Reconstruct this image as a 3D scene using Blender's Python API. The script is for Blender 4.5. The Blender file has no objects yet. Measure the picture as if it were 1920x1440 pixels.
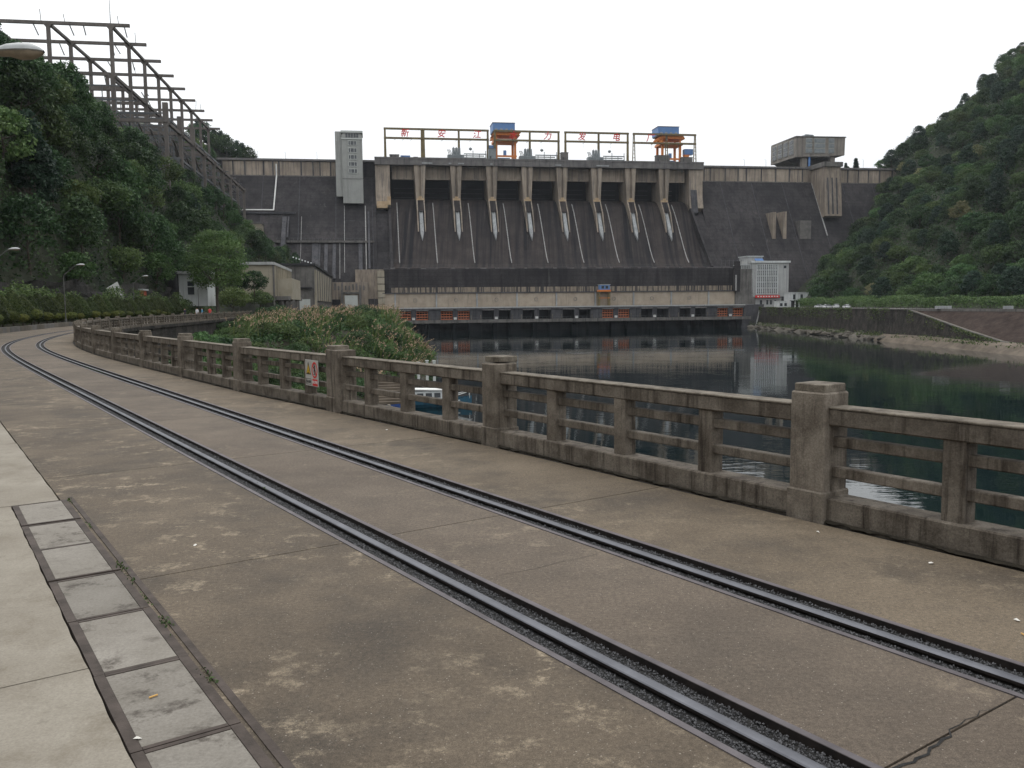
import bpy, math, random
import numpy as np
from mathutils import Matrix, Vector

# ------------------------------------------------------------------ camera, sky, sun, exposure
scene = bpy.context.scene
COL = scene.collection
EYE = 1.8
PITCH, ROLL = math.atan(150 / 1608.0), 0.0100
fw = Vector((0, math.cos(PITCH), -math.sin(PITCH)))
u0_ = Vector((0, math.sin(PITCH), math.cos(PITCH)))
r0_ = Vector((1, 0, 0))
cr, sr = math.cos(ROLL), math.sin(ROLL)
right = cr * r0_ - sr * u0_
upv = sr * r0_ + cr * u0_
cam = bpy.data.cameras.new('camera')
cam.sensor_width = 36.0
cam.lens = 36.0 * 1608.0 / 1920.0
cam.clip_start, cam.clip_end = 0.05, 6000
cam_ob = bpy.data.objects.new('camera', cam)
COL.objects.link(cam_ob)
mw = Matrix((right, upv, -fw)).transposed().to_4x4()
mw.translation = Vector((0, 0, EYE))
cam_ob.matrix_world = mw
scene.camera = cam_ob
scene.view_settings.view_transform = 'Standard'
scene.view_settings.look = 'None'
scene.view_settings.exposure = 0.0
scene.view_settings.gamma = 1.0

SUN_EL, SUN_AZ = math.radians(62), math.radians(-35)      # high, a little left of the dam
world = bpy.data.worlds.new('World')
scene.world = world
world.use_nodes = True
nt = world.node_tree
nt.nodes.clear()
wo = nt.nodes.new('ShaderNodeOutputWorld')
bg = nt.nodes.new('ShaderNodeBackground')
sky = nt.nodes.new('ShaderNodeTexSky')
sky.sky_type = 'NISHITA'
sky.sun_disc = False
sky.sun_elevation = SUN_EL
sky.sun_rotation = SUN_AZ
sky.air_density, sky.dust_density, sky.ozone_density = 1.0, 4.0, 1.0
hs = nt.nodes.new('ShaderNodeHueSaturation')
hs.inputs['Saturation'].default_value = 0.25
mx = nt.nodes.new('ShaderNodeMixRGB')
mx.inputs['Fac'].default_value = 0.8
# overcast cloud layer: brighter overhead than at the horizon, as the CIE overcast sky
tc = nt.nodes.new('ShaderNodeTexCoord')
sx = nt.nodes.new('ShaderNodeSeparateXYZ')
mr = nt.nodes.new('ShaderNodeMapRange')
mr.inputs['From Min'].default_value, mr.inputs['From Max'].default_value = 0.0, 1.0
mr.inputs['To Min'].default_value, mr.inputs['To Max'].default_value = 10.6, 22.5
vm = nt.nodes.new('ShaderNodeVectorMath')
vm.operation = 'SCALE'
vm.inputs[0].default_value = (0.965, 0.985, 1.0)
nt.links.new(tc.outputs['Generated'], sx.inputs[0])
nt.links.new(sx.outputs['Z'], mr.inputs['Value'])
nt.links.new(mr.outputs[0], vm.inputs['Scale'])
nt.links.new(vm.outputs[0], mx.inputs['Color2'])
nt.links.new(sky.outputs[0], hs.inputs['Color'])
nt.links.new(hs.outputs[0], mx.inputs['Color1'])
nt.links.new(mx.outputs[0], bg.inputs['Color'])
bg.inputs['Strength'].default_value = 0.1
nt.links.new(bg.outputs[0], wo.inputs['Surface'])

sun = bpy.data.lights.new('sun', 'SUN')
sun.energy = 0.7
sun.angle = math.radians(30)
sun.color = (1.0, 0.96, 0.9)
sun_ob = bpy.data.objects.new('sun', sun)
COL.objects.link(sun_ob)
sd = Vector((math.sin(SUN_AZ) * math.cos(SUN_EL), math.cos(SUN_AZ) * math.cos(SUN_EL), math.sin(SUN_EL)))
sun_ob.rotation_euler = sd.to_track_quat('Z', 'Y').to_euler()
try:
    scene.cycles.max_bounces = 5
    scene.cycles.diffuse_bounces = 3
    scene.cycles.glossy_bounces = 3
    scene.cycles.use_denoising = True
except Exception:
    pass

# ------------------------------------------------------------------ frames of reference
ROT = math.radians(9.0)            # the dam's axis stands 9 degrees off the view's cross direction
ca, sa = math.cos(ROT), math.sin(ROT)
WATER = -11.3
BANK = -1.2


def W(u, v, z=0.0):
    return (u * ca - v * sa, u * sa + v * ca, z)


def to_uv(x, y):
    return x * ca + y * sa, -x * sa + y * ca


# ------------------------------------------------------------------ materials
MATS = {}


class NT:
    def __init__(s, name):
        s.m = bpy.data.materials.new(name)
        s.m.use_nodes = True
        s.t = s.m.node_tree
        s.b = s.t.nodes['Principled BSDF']
        s.geo = s.t.nodes.new('ShaderNodeNewGeometry')
        s.pos = s.geo.outputs['Position']

    def n(s, typ, **kw):
        nd = s.t.nodes.new(typ)
        for k, v in kw.items():
            setattr(nd, k, v)
        return nd

    def l(s, a, b):
        s.t.links.new(a, b)

    def mapping(s, scale, rot=0.0, loc=(0, 0, 0)):
        mp = s.n('ShaderNodeMapping')
        mp.inputs['Scale'].default_value = scale
        mp.inputs['Rotation'].default_value = (0, 0, rot)
        mp.inputs['Location'].default_value = loc
        s.l(s.pos, mp.inputs['Vector'])
        return mp.outputs[0]

    def noise(s, scale, detail=6, rough=0.6, vec=None, dist=0.0):
        nd = s.n('ShaderNodeTexNoise')
        nd.inputs['Scale'].default_value = scale
        nd.inputs['Detail'].default_value = detail
        nd.inputs['Roughness'].default_value = rough
        nd.inputs['Distortion'].default_value = dist
        s.l(vec if vec is not None else s.pos, nd.inputs['Vector'])
        return nd.outputs['Fac']

    def ramp(s, fac, a, b, ca=(0, 0, 0, 1), cb=(1, 1, 1, 1)):
        r = s.n('ShaderNodeValToRGB')
        r.color_ramp.elements[0].position = a
        r.color_ramp.elements[0].color = ca
        r.color_ramp.elements[1].position = b
        r.color_ramp.elements[1].color = cb
        s.l(fac, r.inputs['Fac'])
        return r.outputs['Color']

    def mix(s, fac, c1, c2, mode='MIX'):
        m = s.n('ShaderNodeMixRGB', blend_type=mode)
        for sock, c in ((m.inputs['Fac'], fac), (m.inputs['Color1'], c1), (m.inputs['Color2'], c2)):
            if isinstance(c, (int, float)):
                sock.default_value = c
            elif isinstance(c, tuple):
                sock.default_value = c if len(c) == 4 else c + (1,)
            else:
                s.l(c, sock)
        return m.outputs['Color']

    def math(s, op, a, b):
        m = s.n('ShaderNodeMath', operation=op)
        for sock, c in ((m.inputs[0], a), (m.inputs[1], b)):
            if isinstance(c, (int, float)):
                sock.default_value = c
            else:
                s.l(c, sock)
        return m.outputs[0]

    def bump(s, h, strength=0.3, dist=0.02):
        b = s.n('ShaderNodeBump')
        b.inputs['Strength'].default_value = strength
        b.inputs['Distance'].default_value = dist
        s.l(h, b.inputs['Height'])
        s.l(b.outputs[0], s.b.inputs['Normal'])

    def done(s, col=None, rough=0.85, spec=0.3, metal=0.0):
        if col is not None:
            if isinstance(col, tuple):
                s.b.inputs['Base Color'].default_value = col if len(col) == 4 else col + (1,)
            else:
                s.l(col, s.b.inputs['Base Color'])
        if isinstance(rough, (int, float)):
            s.b.inputs['Roughness'].default_value = rough
        else:
            s.l(rough, s.b.inputs['Roughness'])
        s.b.inputs['Specular IOR Level'].default_value = spec
        s.b.inputs['Metallic'].default_value = metal
        MATS[s.m.name] = s.m
        return s.m


def wmat(name, c1, c2, scale=0.5, rough=0.85, streak=None, streak_scale=0.5, streak_cut=(0.5, 0.65),
         grain=40.0, bump=0.25, bdist=0.01, spec=0.25, rnd=0.0, metal=0.0, detail=7, zs=0.05, courses=None, fine=None, lime=None, ys=1.0):
    """Weathered surface: cloudy two-tone base, optional vertical run-off streaks, grain relief."""
    t = NT(name)
    col = t.mix(t.ramp(t.noise(scale, detail, 0.65), 0.35, 0.65), c1, c2)
    if streak:
        v = t.mapping((1, ys, zs), -ROT if ys < 1 else 0)
        f = t.ramp(t.noise(streak_scale, 7, 0.7, v), streak_cut[0], streak_cut[1])
        col = t.mix(f, col, streak)
    if lime:                                       # pale lime runs
        v = t.mapping((1, ys, lime[2]), -ROT if ys < 1 else 0, (3, 9, 0))
        f = t.ramp(t.noise(lime[1], 7, 0.7, v), 0.62, 0.74)
        col = t.mix(t.math('MULTIPLY', f, lime[3]), col, lime[0])
    if fine:
        lo_, hi_ = 1 - fine[1], 1 + fine[1]
        col = t.mix(1.0, col, t.ramp(t.noise(fine[0], 8, 0.85), 0.32, 0.68, (lo_, lo_, lo_, 1), (hi_, hi_, hi_, 1)), 'MULTIPLY')
    if courses:                                    # pour lines of the concrete lifts
        wv = t.n('ShaderNodeTexWave', bands_direction='Z')
        wv.inputs['Scale'].default_value = courses
        wv.inputs['Distortion'].default_value = 0.6
        wv.inputs['Detail'].default_value = 3
        wv.inputs['Detail Scale'].default_value = 0.4
        t.l(t.pos, wv.inputs['Vector'])
        col = t.mix(t.ramp(wv.outputs['Fac'], 0.0, 0.12, (0.8, 0.8, 0.8, 1), (1, 1, 1, 1)), (0, 0, 0), col)
        # (mix factor is the line mask: darker along the joints)
    if rnd:
        oi = t.n('ShaderNodeObjectInfo')
        k = t.n('ShaderNodeMapRange')
        k.inputs['To Min'].default_value = 1 - rnd
        k.inputs['To Max'].default_value = 1 + rnd
        t.l(oi.outputs['Random'], k.inputs['Value'])
        hsv = t.n('ShaderNodeHueSaturation')
        t.l(col, hsv.inputs['Color'])
        t.l(k.outputs[0], hsv.inputs['Value'])
        col = hsv.outputs['Color']
    t.bump(t.noise(grain, 6, 0.7), bump, bdist)
    return t.done(col, rough, spec, metal)


def leafmat(name, dark, light, hue=0.03, rough=0.55):
    t = NT(name)
    at = t.n('ShaderNodeAttribute', attribute_name='tint')
    col = t.mix(at.outputs['Fac'], dark, light)
    oi = t.n('ShaderNodeObjectInfo')
    h = t.n('ShaderNodeHueSaturation')
    k = t.n('ShaderNodeMapRange')
    k.inputs['To Min'].default_value = 0.5 - hue
    k.inputs['To Max'].default_value = 0.5 + hue
    t.l(oi.outputs['Random'], k.inputs['Value'])
    t.l(k.outputs[0], h.inputs['Hue'])
    k2 = t.n('ShaderNodeMapRange')
    k2.inputs['To Min'].default_value = 0.7
    k2.inputs['To Max'].default_value = 1.35
    t.l(t.noise(0.07, 3, 0.6), k2.inputs['Value'])
    k3 = t.n('ShaderNodeMapRange')
    k3.inputs['To Min'].default_value = 0.68
    k3.inputs['To Max'].default_value = 1.32
    wn = t.n('ShaderNodeTexWhiteNoise', noise_dimensions='1D')
    t.l(oi.outputs['Random'], wn.inputs['W'])
    t.l(wn.outputs['Value'], k3.inputs['Value'])
    t.l(t.math('MULTIPLY', k2.outputs[0], k3.outputs[0]), h.inputs['Value'])
    t.l(col, h.inputs['Color'])
    tr = t.n('ShaderNodeBsdfTranslucent')
    t.l(h.outputs[0], tr.inputs['Color'])
    ms = t.n('ShaderNodeMixShader')
    ms.inputs['Fac'].default_value = 0.25
    out = t.t.nodes['Material Output']
    t.done(h.outputs['Color'], rough, 0.15)
    t.l(t.b.outputs[0], ms.inputs[1])
    t.l(tr.outputs[0], ms.inputs[2])
    t.l(ms.outputs[0], out.inputs['Surface'])
    return t.m


def road_mat(name, c1, c2, film, pale):
    t = NT(name)
    base = t.mix(t.ramp(t.noise(0.5, 6, 0.65), 0.32, 0.68), c1, c2)
    # dark traffic film in ragged patches
    dk = t.ramp(t.noise(0.9, 9, 0.72, t.mapping((1, 1, 1), 0, (7, 3, 0))), 0.46, 0.66)
    col = t.mix(t.math('MULTIPLY', dk, film), base, (0.046, 0.038, 0.03))
    # pale patches where the skin has worn through
    a = t.ramp(t.noise(3.2, 10, 0.8), 0.53, 0.63)
    m = t.ramp(t.noise(0.55, 5, 0.7, t.mapping((1, 1, 1), 0, (21, 5, 0))), 0.44, 0.6)
    col = t.mix(t.math('MULTIPLY', t.math('MULTIPLY', a, m), pale), col, (0.31, 0.255, 0.182))
    a2 = t.ramp(t.noise(7.0, 8, 0.8, t.mapping((1, 1, 1), 0, (2, 31, 0))), 0.63, 0.7)
    col = t.mix(t.math('MULTIPLY', a2, 0.5), col, (0.24, 0.2, 0.15))
    # sand and aggregate
    g1 = t.ramp(t.noise(38, 6, 0.8), 0.33, 0.67, (0.62, 0.61, 0.6, 1), (1.38, 1.37, 1.36, 1))
    col = t.mix(1.0, col, g1, 'MULTIPLY')
    g2 = t.ramp(t.noise(170, 3, 0.7), 0.33, 0.67, (0.6, 0.6, 0.6, 1), (1.4, 1.4, 1.4, 1))
    col = t.mix(1.0, col, g2, 'MULTIPLY')
    vo = t.n('ShaderNodeTexVoronoi')
    vo.inputs['Scale'].default_value = 85
    t.l(t.pos, vo.inputs['Vector'])
    agg = t.ramp(vo.outputs['Color'], 0.78, 0.95)
    agg = t.math('MULTIPLY', agg, t.ramp(vo.outputs['Distance'], 0.2, 0.36, (1, 1, 1, 1), (0, 0, 0, 1)))
    col = t.mix(t.math('MULTIPLY', agg, 0.75), col, (0.36, 0.32, 0.27))
    oi = t.n('ShaderNodeObjectInfo')
    k = t.n('ShaderNodeMapRange')
    k.inputs['To Min'].default_value, k.inputs['To Max'].default_value = 0.9, 1.12
    t.l(oi.outputs['Random'], k.inputs['Value'])
    hv = t.n('ShaderNodeHueSaturation')
    t.l(col, hv.inputs['Color'])
    t.l(k.outputs[0], hv.inputs['Value'])
    t.bump(t.noise(110, 8, 0.85), 0.6, 0.006)
    return t.done(hv.outputs['Color'], 0.8, 0.3)


def stained_slab_mat():
    t = NT('cover_slab')
    col = t.mix(t.ramp(t.noise(2.0, 7, 0.65), 0.3, 0.7), (0.156, 0.141, 0.12), (0.22, 0.203, 0.178))
    a = t.ramp(t.noise(5.0, 9, 0.75), 0.5, 0.62)
    m = t.ramp(t.noise(1.8, 4, 0.6, t.mapping((1, 1, 1), 0, (4, 2, 0))), 0.4, 0.56)
    col = t.mix(t.math('MULTIPLY', t.math('MULTIPLY', a, m), 0.85), col, (0.055, 0.045, 0.037))
    g = t.ramp(t.noise(60, 6, 0.8), 0.33, 0.67, (0.8, 0.79, 0.78, 1), (1.2, 1.2, 1.2, 1))
    col = t.mix(1.0, col, g, 'MULTIPLY')
    oi = t.n('ShaderNodeObjectInfo')
    k = t.n('ShaderNodeMapRange')
    k.inputs['To Min'].default_value, k.inputs['To Max'].default_value = 0.88, 1.1
    t.l(oi.outputs['Random'], k.inputs['Value'])
    hv = t.n('ShaderNodeHueSaturation')
    t.l(col, hv.inputs['Color'])
    t.l(k.outputs[0], hv.inputs['Value'])
    t.bump(t.noise(60, 7, 0.8), 0.4, 0.006)
    return t.done(hv.outputs['Color'], 0.85, 0.25)


def pavement_mat():
    t = NT('pale_pavement_concrete')
    col = t.mix(t.ramp(t.noise(0.9, 7, 0.65), 0.3, 0.7), (0.172, 0.15, 0.12), (0.27, 0.246, 0.205))
    a = t.ramp(t.noise(2.4, 9, 0.75), 0.5, 0.7)
    col = t.mix(t.math('MULTIPLY', a, 0.6), col, (0.13, 0.108, 0.078))
    b2 = t.ramp(t.noise(9, 8, 0.8, t.mapping((1, 1, 1), 0, (5, 8, 0))), 0.58, 0.68)
    col = t.mix(t.math('MULTIPLY', b2, 0.45), col, (0.1, 0.085, 0.065))
    g = t.ramp(t.noise(70, 6, 0.8), 0.33, 0.67, (0.82, 0.81, 0.8, 1), (1.18, 1.18, 1.18, 1))
    col = t.mix(1.0, col, g, 'MULTIPLY')
    t.bump(t.noise(60, 7, 0.8), 0.4, 0.006)
    return t.done(col, 0.85, 0.25)


def water_mat():
    t = NT('river_water')
    v1 = t.mapping((0.35, 1.0, 1), 0.2)
    n1 = t.noise(1.3, 3, 0.5, v1)
    n2 = t.noise(0.12, 3, 0.5)
    h = t.math('MULTIPLY', n1, t.ramp(n2, 0.38, 0.62, (0.10, 0.10, 0.10, 1), (1, 1, 1, 1)))
    t.bump(h, 0.07, 0.2)
    t.b.inputs['IOR'].default_value = 1.36
    return t.done((0.003, 0.009, 0.0105), 0.03, 0.5)


road_mat('tan_road_concrete', (0.088, 0.068, 0.047), (0.152, 0.121, 0.086), 0.75, 0.5)
road_mat('grey_road_concrete', (0.078, 0.061, 0.046), (0.122, 0.098, 0.075), 0.45, 0.35)
road_mat('dark_road_concrete', (0.066, 0.051, 0.036), (0.12, 0.095, 0.068), 0.8, 0.85)
stained_slab_mat(); pavement_mat(); water_mat()
wmat('fence_concrete', (0.078, 0.064, 0.05), (0.188, 0.162, 0.132), 3.0, streak=(0.026, 0.019, 0.014),
     streak_scale=9, streak_cut=(0.5, 0.68), zs=0.07, grain=45, bump=0.7, bdist=0.01, fine=(55, 0.45), lime=((0.27, 0.24, 0.2), 12, 0.06, 0.55), rnd=0.13)
wmat('fence_cap', (0.07, 0.058, 0.045), (0.2, 0.175, 0.14), 7.0, grain=45, bump=0.7, bdist=0.01, fine=(55, 0.4))
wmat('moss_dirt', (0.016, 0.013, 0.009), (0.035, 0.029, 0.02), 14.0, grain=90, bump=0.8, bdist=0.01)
wmat('rail_steel', (0.085, 0.087, 0.1), (0.135, 0.138, 0.155), 3.0, rough=0.48, grain=120, bump=0.1, spec=0.5, metal=0.6)
wmat('edge_steel', (0.07, 0.06, 0.064), (0.12, 0.106, 0.112), 4.0, rough=0.6, grain=150, bump=0.2, spec=0.4, metal=0.25)
wmat('rust_steel', (0.033, 0.025, 0.02), (0.076, 0.059, 0.05), 6.0, rough=0.75, grain=90, bump=0.3, spec=0.3, metal=0.1)
wmat('shaded_rust', (0.008, 0.0065, 0.006), (0.022, 0.017, 0.015), 8.0, rough=0.8)  # rust with shade painted in, for rail sides and gate gaps
wmat('trench_dirt', (0.012, 0.012, 0.012), (0.03, 0.029, 0.028), 20.0, grain=120, bump=0.8, bdist=0.01)
wmat('gravel', (0.012, 0.012, 0.013), (0.115, 0.115, 0.12), 75.0, grain=200, bump=0.5, detail=1)
wmat('dam_dark', (0.02, 0.0185, 0.02), (0.054, 0.048, 0.049), 0.05, streak=(0.013, 0.0125, 0.015), streak_scale=0.35,
     streak_cut=(0.45, 0.7), zs=0.06, grain=1.5, bump=0.5, bdist=0.3, courses=0.16, lime=((0.12, 0.11, 0.104), 0.35, 0.07, 0.65), fine=(0.9, 0.3))
wmat('dam_spill', (0.026, 0.021, 0.02), (0.05, 0.04, 0.037), 0.12, streak=(0.009, 0.0088, 0.011), streak_scale=0.55,
     streak_cut=(0.44, 0.6), zs=0.02, ys=0.03, grain=1.5, bump=0.3, bdist=0.2, lime=((0.13, 0.11, 0.1), 0.5, 0.02, 0.65), fine=(1.2, 0.2))
wmat('dam_beige', (0.24, 0.198, 0.158), (0.345, 0.29, 0.232), 0.16, streak=(0.115, 0.1, 0.092), streak_scale=0.9,
     streak_cut=(0.45, 0.68), zs=0.06, grain=3, bump=0.3, bdist=0.1, rnd=0.22)
wmat('dam_deck', (0.105, 0.1, 0.1), (0.18, 0.17, 0.165), 0.2, streak=(0.06, 0.057, 0.058), streak_scale=0.8,
     streak_cut=(0.5, 0.7), zs=0.08, grain=3, bump=0.3, bdist=0.1)
wmat('dam_patch', (0.38, 0.27, 0.16), (0.5, 0.38, 0.25), 0.6, grain=3, bump=0.2, bdist=0.1)
wmat('powerhouse_beige', (0.29, 0.24, 0.19), (0.37, 0.315, 0.25), 0.3, streak=(0.2, 0.165, 0.13), streak_scale=0.9,
     streak_cut=(0.55, 0.75), zs=0.1, grain=3, bump=0.2, bdist=0.1, rnd=0.06)
wmat('run_off_band', (0.2, 0.165, 0.13), (0.3, 0.25, 0.19), 0.5, streak=(0.045, 0.042, 0.043), streak_scale=1.1,
     streak_cut=(0.49, 0.55), zs=0.02, grain=3, bump=0.2, bdist=0.1)
wmat('splitter_pale', (0.25, 0.26, 0.265), (0.37, 0.38, 0.385), 0.3, streak=(0.2, 0.2, 0.2), streak_scale=2.0, zs=0.05, grain=3, bump=0.2, bdist=0.1)
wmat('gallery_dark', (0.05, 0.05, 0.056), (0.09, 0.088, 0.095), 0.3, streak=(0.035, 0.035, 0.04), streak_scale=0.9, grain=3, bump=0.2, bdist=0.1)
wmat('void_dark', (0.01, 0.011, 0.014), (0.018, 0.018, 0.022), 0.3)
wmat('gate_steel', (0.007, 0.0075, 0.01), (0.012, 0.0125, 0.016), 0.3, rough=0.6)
wmat('gate_orange', (0.38, 0.11, 0.05), (0.5, 0.17, 0.08), 0.8, rough=0.6, grain=4, bdist=0.05)
wmat('gate_red', (0.3, 0.06, 0.03), (0.42, 0.1, 0.05), 0.8, rough=0.6)
wmat('white_paint', (0.6, 0.6, 0.58), (0.72, 0.72, 0.7), 1.0, rough=0.6, grain=10)
wmat('pipe_pale', (0.22, 0.215, 0.21), (0.4, 0.395, 0.385), 1.0, rough=0.6)
wmat('tower_render', (0.27, 0.275, 0.262), (0.33, 0.335, 0.32), 0.2, streak=(0.22, 0.225, 0.215), streak_scale=0.9, zs=0.05, grain=5, bump=0.1)
wmat('tower_trim', (0.45, 0.47, 0.45), (0.52, 0.54, 0.52), 0.5)
wmat('window_glass', (0.03, 0.034, 0.04), (0.06, 0.066, 0.075), 0.6, rough=0.15, spec=0.5, grain=1, bump=0.02)
wmat('frame_yellow', (0.13, 0.105, 0.06), (0.21, 0.165, 0.08), 0.5, streak=(0.09, 0.075, 0.055), streak_scale=1.2, grain=5)
wmat('crane_orange', (0.55, 0.16, 0.03), (0.65, 0.22, 0.05), 0.6, rough=0.5, grain=5)
wmat('crane_blue', (0.1, 0.2, 0.42), (0.13, 0.24, 0.47), 0.6, rough=0.5, grain=5)
wmat('machine_grey', (0.16, 0.18, 0.19), (0.24, 0.26, 0.27), 0.8, rough=0.5, grain=5)
wmat('sign_red', (0.55, 0.02, 0.02), (0.62, 0.03, 0.025), 1.0, rough=0.5, bump=0)
wmat('yard_concrete', (0.1, 0.088, 0.08), (0.16, 0.142, 0.13), 0.3, streak=(0.1, 0.09, 0.085), streak_scale=0.8, zs=0.1, grain=4, bdist=0.05)
wmat('yard_steel', (0.08, 0.085, 0.09), (0.13, 0.135, 0.14), 0.5, rough=0.6)
wmat('building_beige', (0.28, 0.25, 0.19), (0.36, 0.325, 0.26), 0.3, streak=(0.14, 0.125, 0.105), streak_scale=1.1, streak_cut=(0.55, 0.75), zs=0.08, grain=6, rnd=0.08)
wmat('building_dirty', (0.1, 0.095, 0.09), (0.17, 0.16, 0.15), 0.3, streak=(0.06, 0.058, 0.056), streak_scale=0.8, grain=6)
wmat('building_white', (0.52, 0.54, 0.54), (0.62, 0.64, 0.64), 0.4, streak=(0.42, 0.43, 0.43), streak_scale=1.0, zs=0.06, grain=6, bump=0.1)
wmat('office_grey', (0.36, 0.365, 0.36), (0.43, 0.435, 0.43), 0.4, streak=(0.28, 0.285, 0.285), streak_scale=0.8, grain=6, bump=0.1)
wmat('lift_brown', (0.19, 0.17, 0.15), (0.26, 0.235, 0.21), 0.2, streak=(0.13, 0.12, 0.11), streak_scale=0.7, grain=4)
wmat('roof_dark', (0.025, 0.025, 0.028), (0.05, 0.05, 0.052), 0.8)
wmat('rock_wall', (0.016, 0.016, 0.014), (0.055, 0.05, 0.045), 0.5, streak=(0.024, 0.024, 0.022), streak_scale=0.7, zs=0.2, grain=2.5, bump=0.9, bdist=0.4)
wmat('stone_dark', (0.016, 0.014, 0.013), (0.062, 0.053, 0.046), 0.35, streak=(0.012, 0.013, 0.009), streak_scale=0.5, zs=0.25, grain=1.2, bump=0.9, bdist=0.5, fine=(1.1, 0.5), lime=((0.13, 0.12, 0.1), 0.6, 0.2, 0.5))
wmat('revetment', (0.03, 0.022, 0.019), (0.06, 0.045, 0.039), 0.35, spec=0.05, grain=3, bump=0.7, bdist=0.25, fine=(1.3, 0.35))
wmat('shore_stone', (0.07, 0.063, 0.052), (0.16, 0.143, 0.118), 0.35, grain=2.0, bump=0.6, bdist=0.2, rnd=0.25)
wmat('pale_apron', (0.085, 0.068, 0.052), (0.155, 0.126, 0.097), 0.3, streak=(0.06, 0.058, 0.04), streak_scale=0.5, streak_cut=(0.6, 0.75), grain=2, bump=0.4, bdist=0.1)
wmat('soil', (0.03, 0.03, 0.02), (0.06, 0.055, 0.035), 0.3, grain=4, bump=0.6, bdist=0.2)
wmat('hill_soil', (0.012, 0.018, 0.009), (0.03, 0.034, 0.018), 0.2, grain=2, bump=0.8, bdist=0.3)
wmat('bark', (0.04, 0.034, 0.027), (0.085, 0.07, 0.055), 4, grain=14, bump=0.8, bdist=0.03)
wmat('lamp_grey', (0.32, 0.33, 0.33), (0.42, 0.43, 0.43), 5, rough=0.5, grain=60, bump=0.05)
wmat('lamp_pole', (0.07, 0.07, 0.066), (0.12, 0.12, 0.112), 3, rough=0.6)
wmat('lamp_lens', (0.17, 0.14, 0.1), (0.27, 0.22, 0.16), 6, rough=0.4, bump=0.03)
wmat('lamp_white', (0.62, 0.64, 0.64), (0.7, 0.72, 0.72), 5, rough=0.5, bump=0.02)
wmat('lamp_dirt', (0.09, 0.08, 0.065), (0.15, 0.14, 0.12), 8)
wmat('sign_face', (0.36, 0.35, 0.32), (0.42, 0.41, 0.38), 5, rough=0.6, bump=0.02)
wmat('sign_yellow', (0.5, 0.32, 0.02), (0.55, 0.36, 0.03), 5, rough=0.5, bump=0.02)
wmat('sign_black', (0.012, 0.012, 0.012), (0.02, 0.02, 0.02), 5, rough=0.5, bump=0.02)
wmat('boat_blue', (0.02, 0.05, 0.18), (0.03, 0.07, 0.22), 2, rough=0.45, streak=(0.03, 0.04, 0.09), streak_scale=2)
wmat('boat_teal', (0.02, 0.075, 0.12), (0.03, 0.1, 0.15), 2, rough=0.45, streak=(0.03, 0.05, 0.07), streak_scale=2)
wmat('boat_deck', (0.28, 0.24, 0.17), (0.38, 0.34, 0.26), 3)
wmat('car_white', (0.62, 0.63, 0.64), (0.68, 0.69, 0.7), 1, rough=0.3, bump=0.02)
wmat('car_silver', (0.3, 0.31, 0.33), (0.35, 0.36, 0.38), 1, rough=0.3, metal=0.4, bump=0.02)
wmat('rubber', (0.015, 0.015, 0.015), (0.025, 0.025, 0.025), 5)
wmat('skin', (0.35, 0.2, 0.14), (0.4, 0.24, 0.17), 8, bump=0.02)
wmat('hair', (0.01, 0.009, 0.008), (0.015, 0.013, 0.012), 8)
for nm, c in (('shirt_dark', (0.02, 0.02, 0.03)), ('shirt_white', (0.6, 0.62, 0.64)), ('shirt_red', (0.5, 0.06, 0.06)),
              ('shirt_blue', (0.12, 0.3, 0.45)), ('trousers', (0.03, 0.035, 0.05)), ('cigarette', (0.62, 0.6, 0.55)), ('tan_filter', (0.5, 0.3, 0.1))):
    wmat(nm, c, tuple(x * 1.15 for x in c), 6, bump=0.05)
leafmat('leaf_dark', (0.015, 0.036, 0.015), (0.064, 0.112, 0.044), 0.02)
leafmat('leaf_mid', (0.026, 0.056, 0.019), (0.1, 0.155, 0.055), 0.03)
leafmat('leaf_light', (0.042, 0.08, 0.024), (0.125, 0.18, 0.065), 0.025)
leafmat('leaf_conifer', (0.012, 0.03, 0.02), (0.045, 0.08, 0.05), 0.02)
leafmat('leaf_hedge', (0.018, 0.03, 0.009), (0.062, 0.08, 0.024), 0.012)
leafmat('leaf_gold', (0.04, 0.055, 0.012), (0.13, 0.145, 0.035), 0.02)
leafmat('leaf_cream', (0.12, 0.13, 0.06), (0.24, 0.24, 0.12), 0.02)
leafmat('reed_plume', (0.2, 0.13, 0.092), (0.4, 0.285, 0.205), 0.01, 0.8)
leafmat('reed_blade', (0.035, 0.055, 0.018), (0.12, 0.14, 0.05), 0.02)


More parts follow.
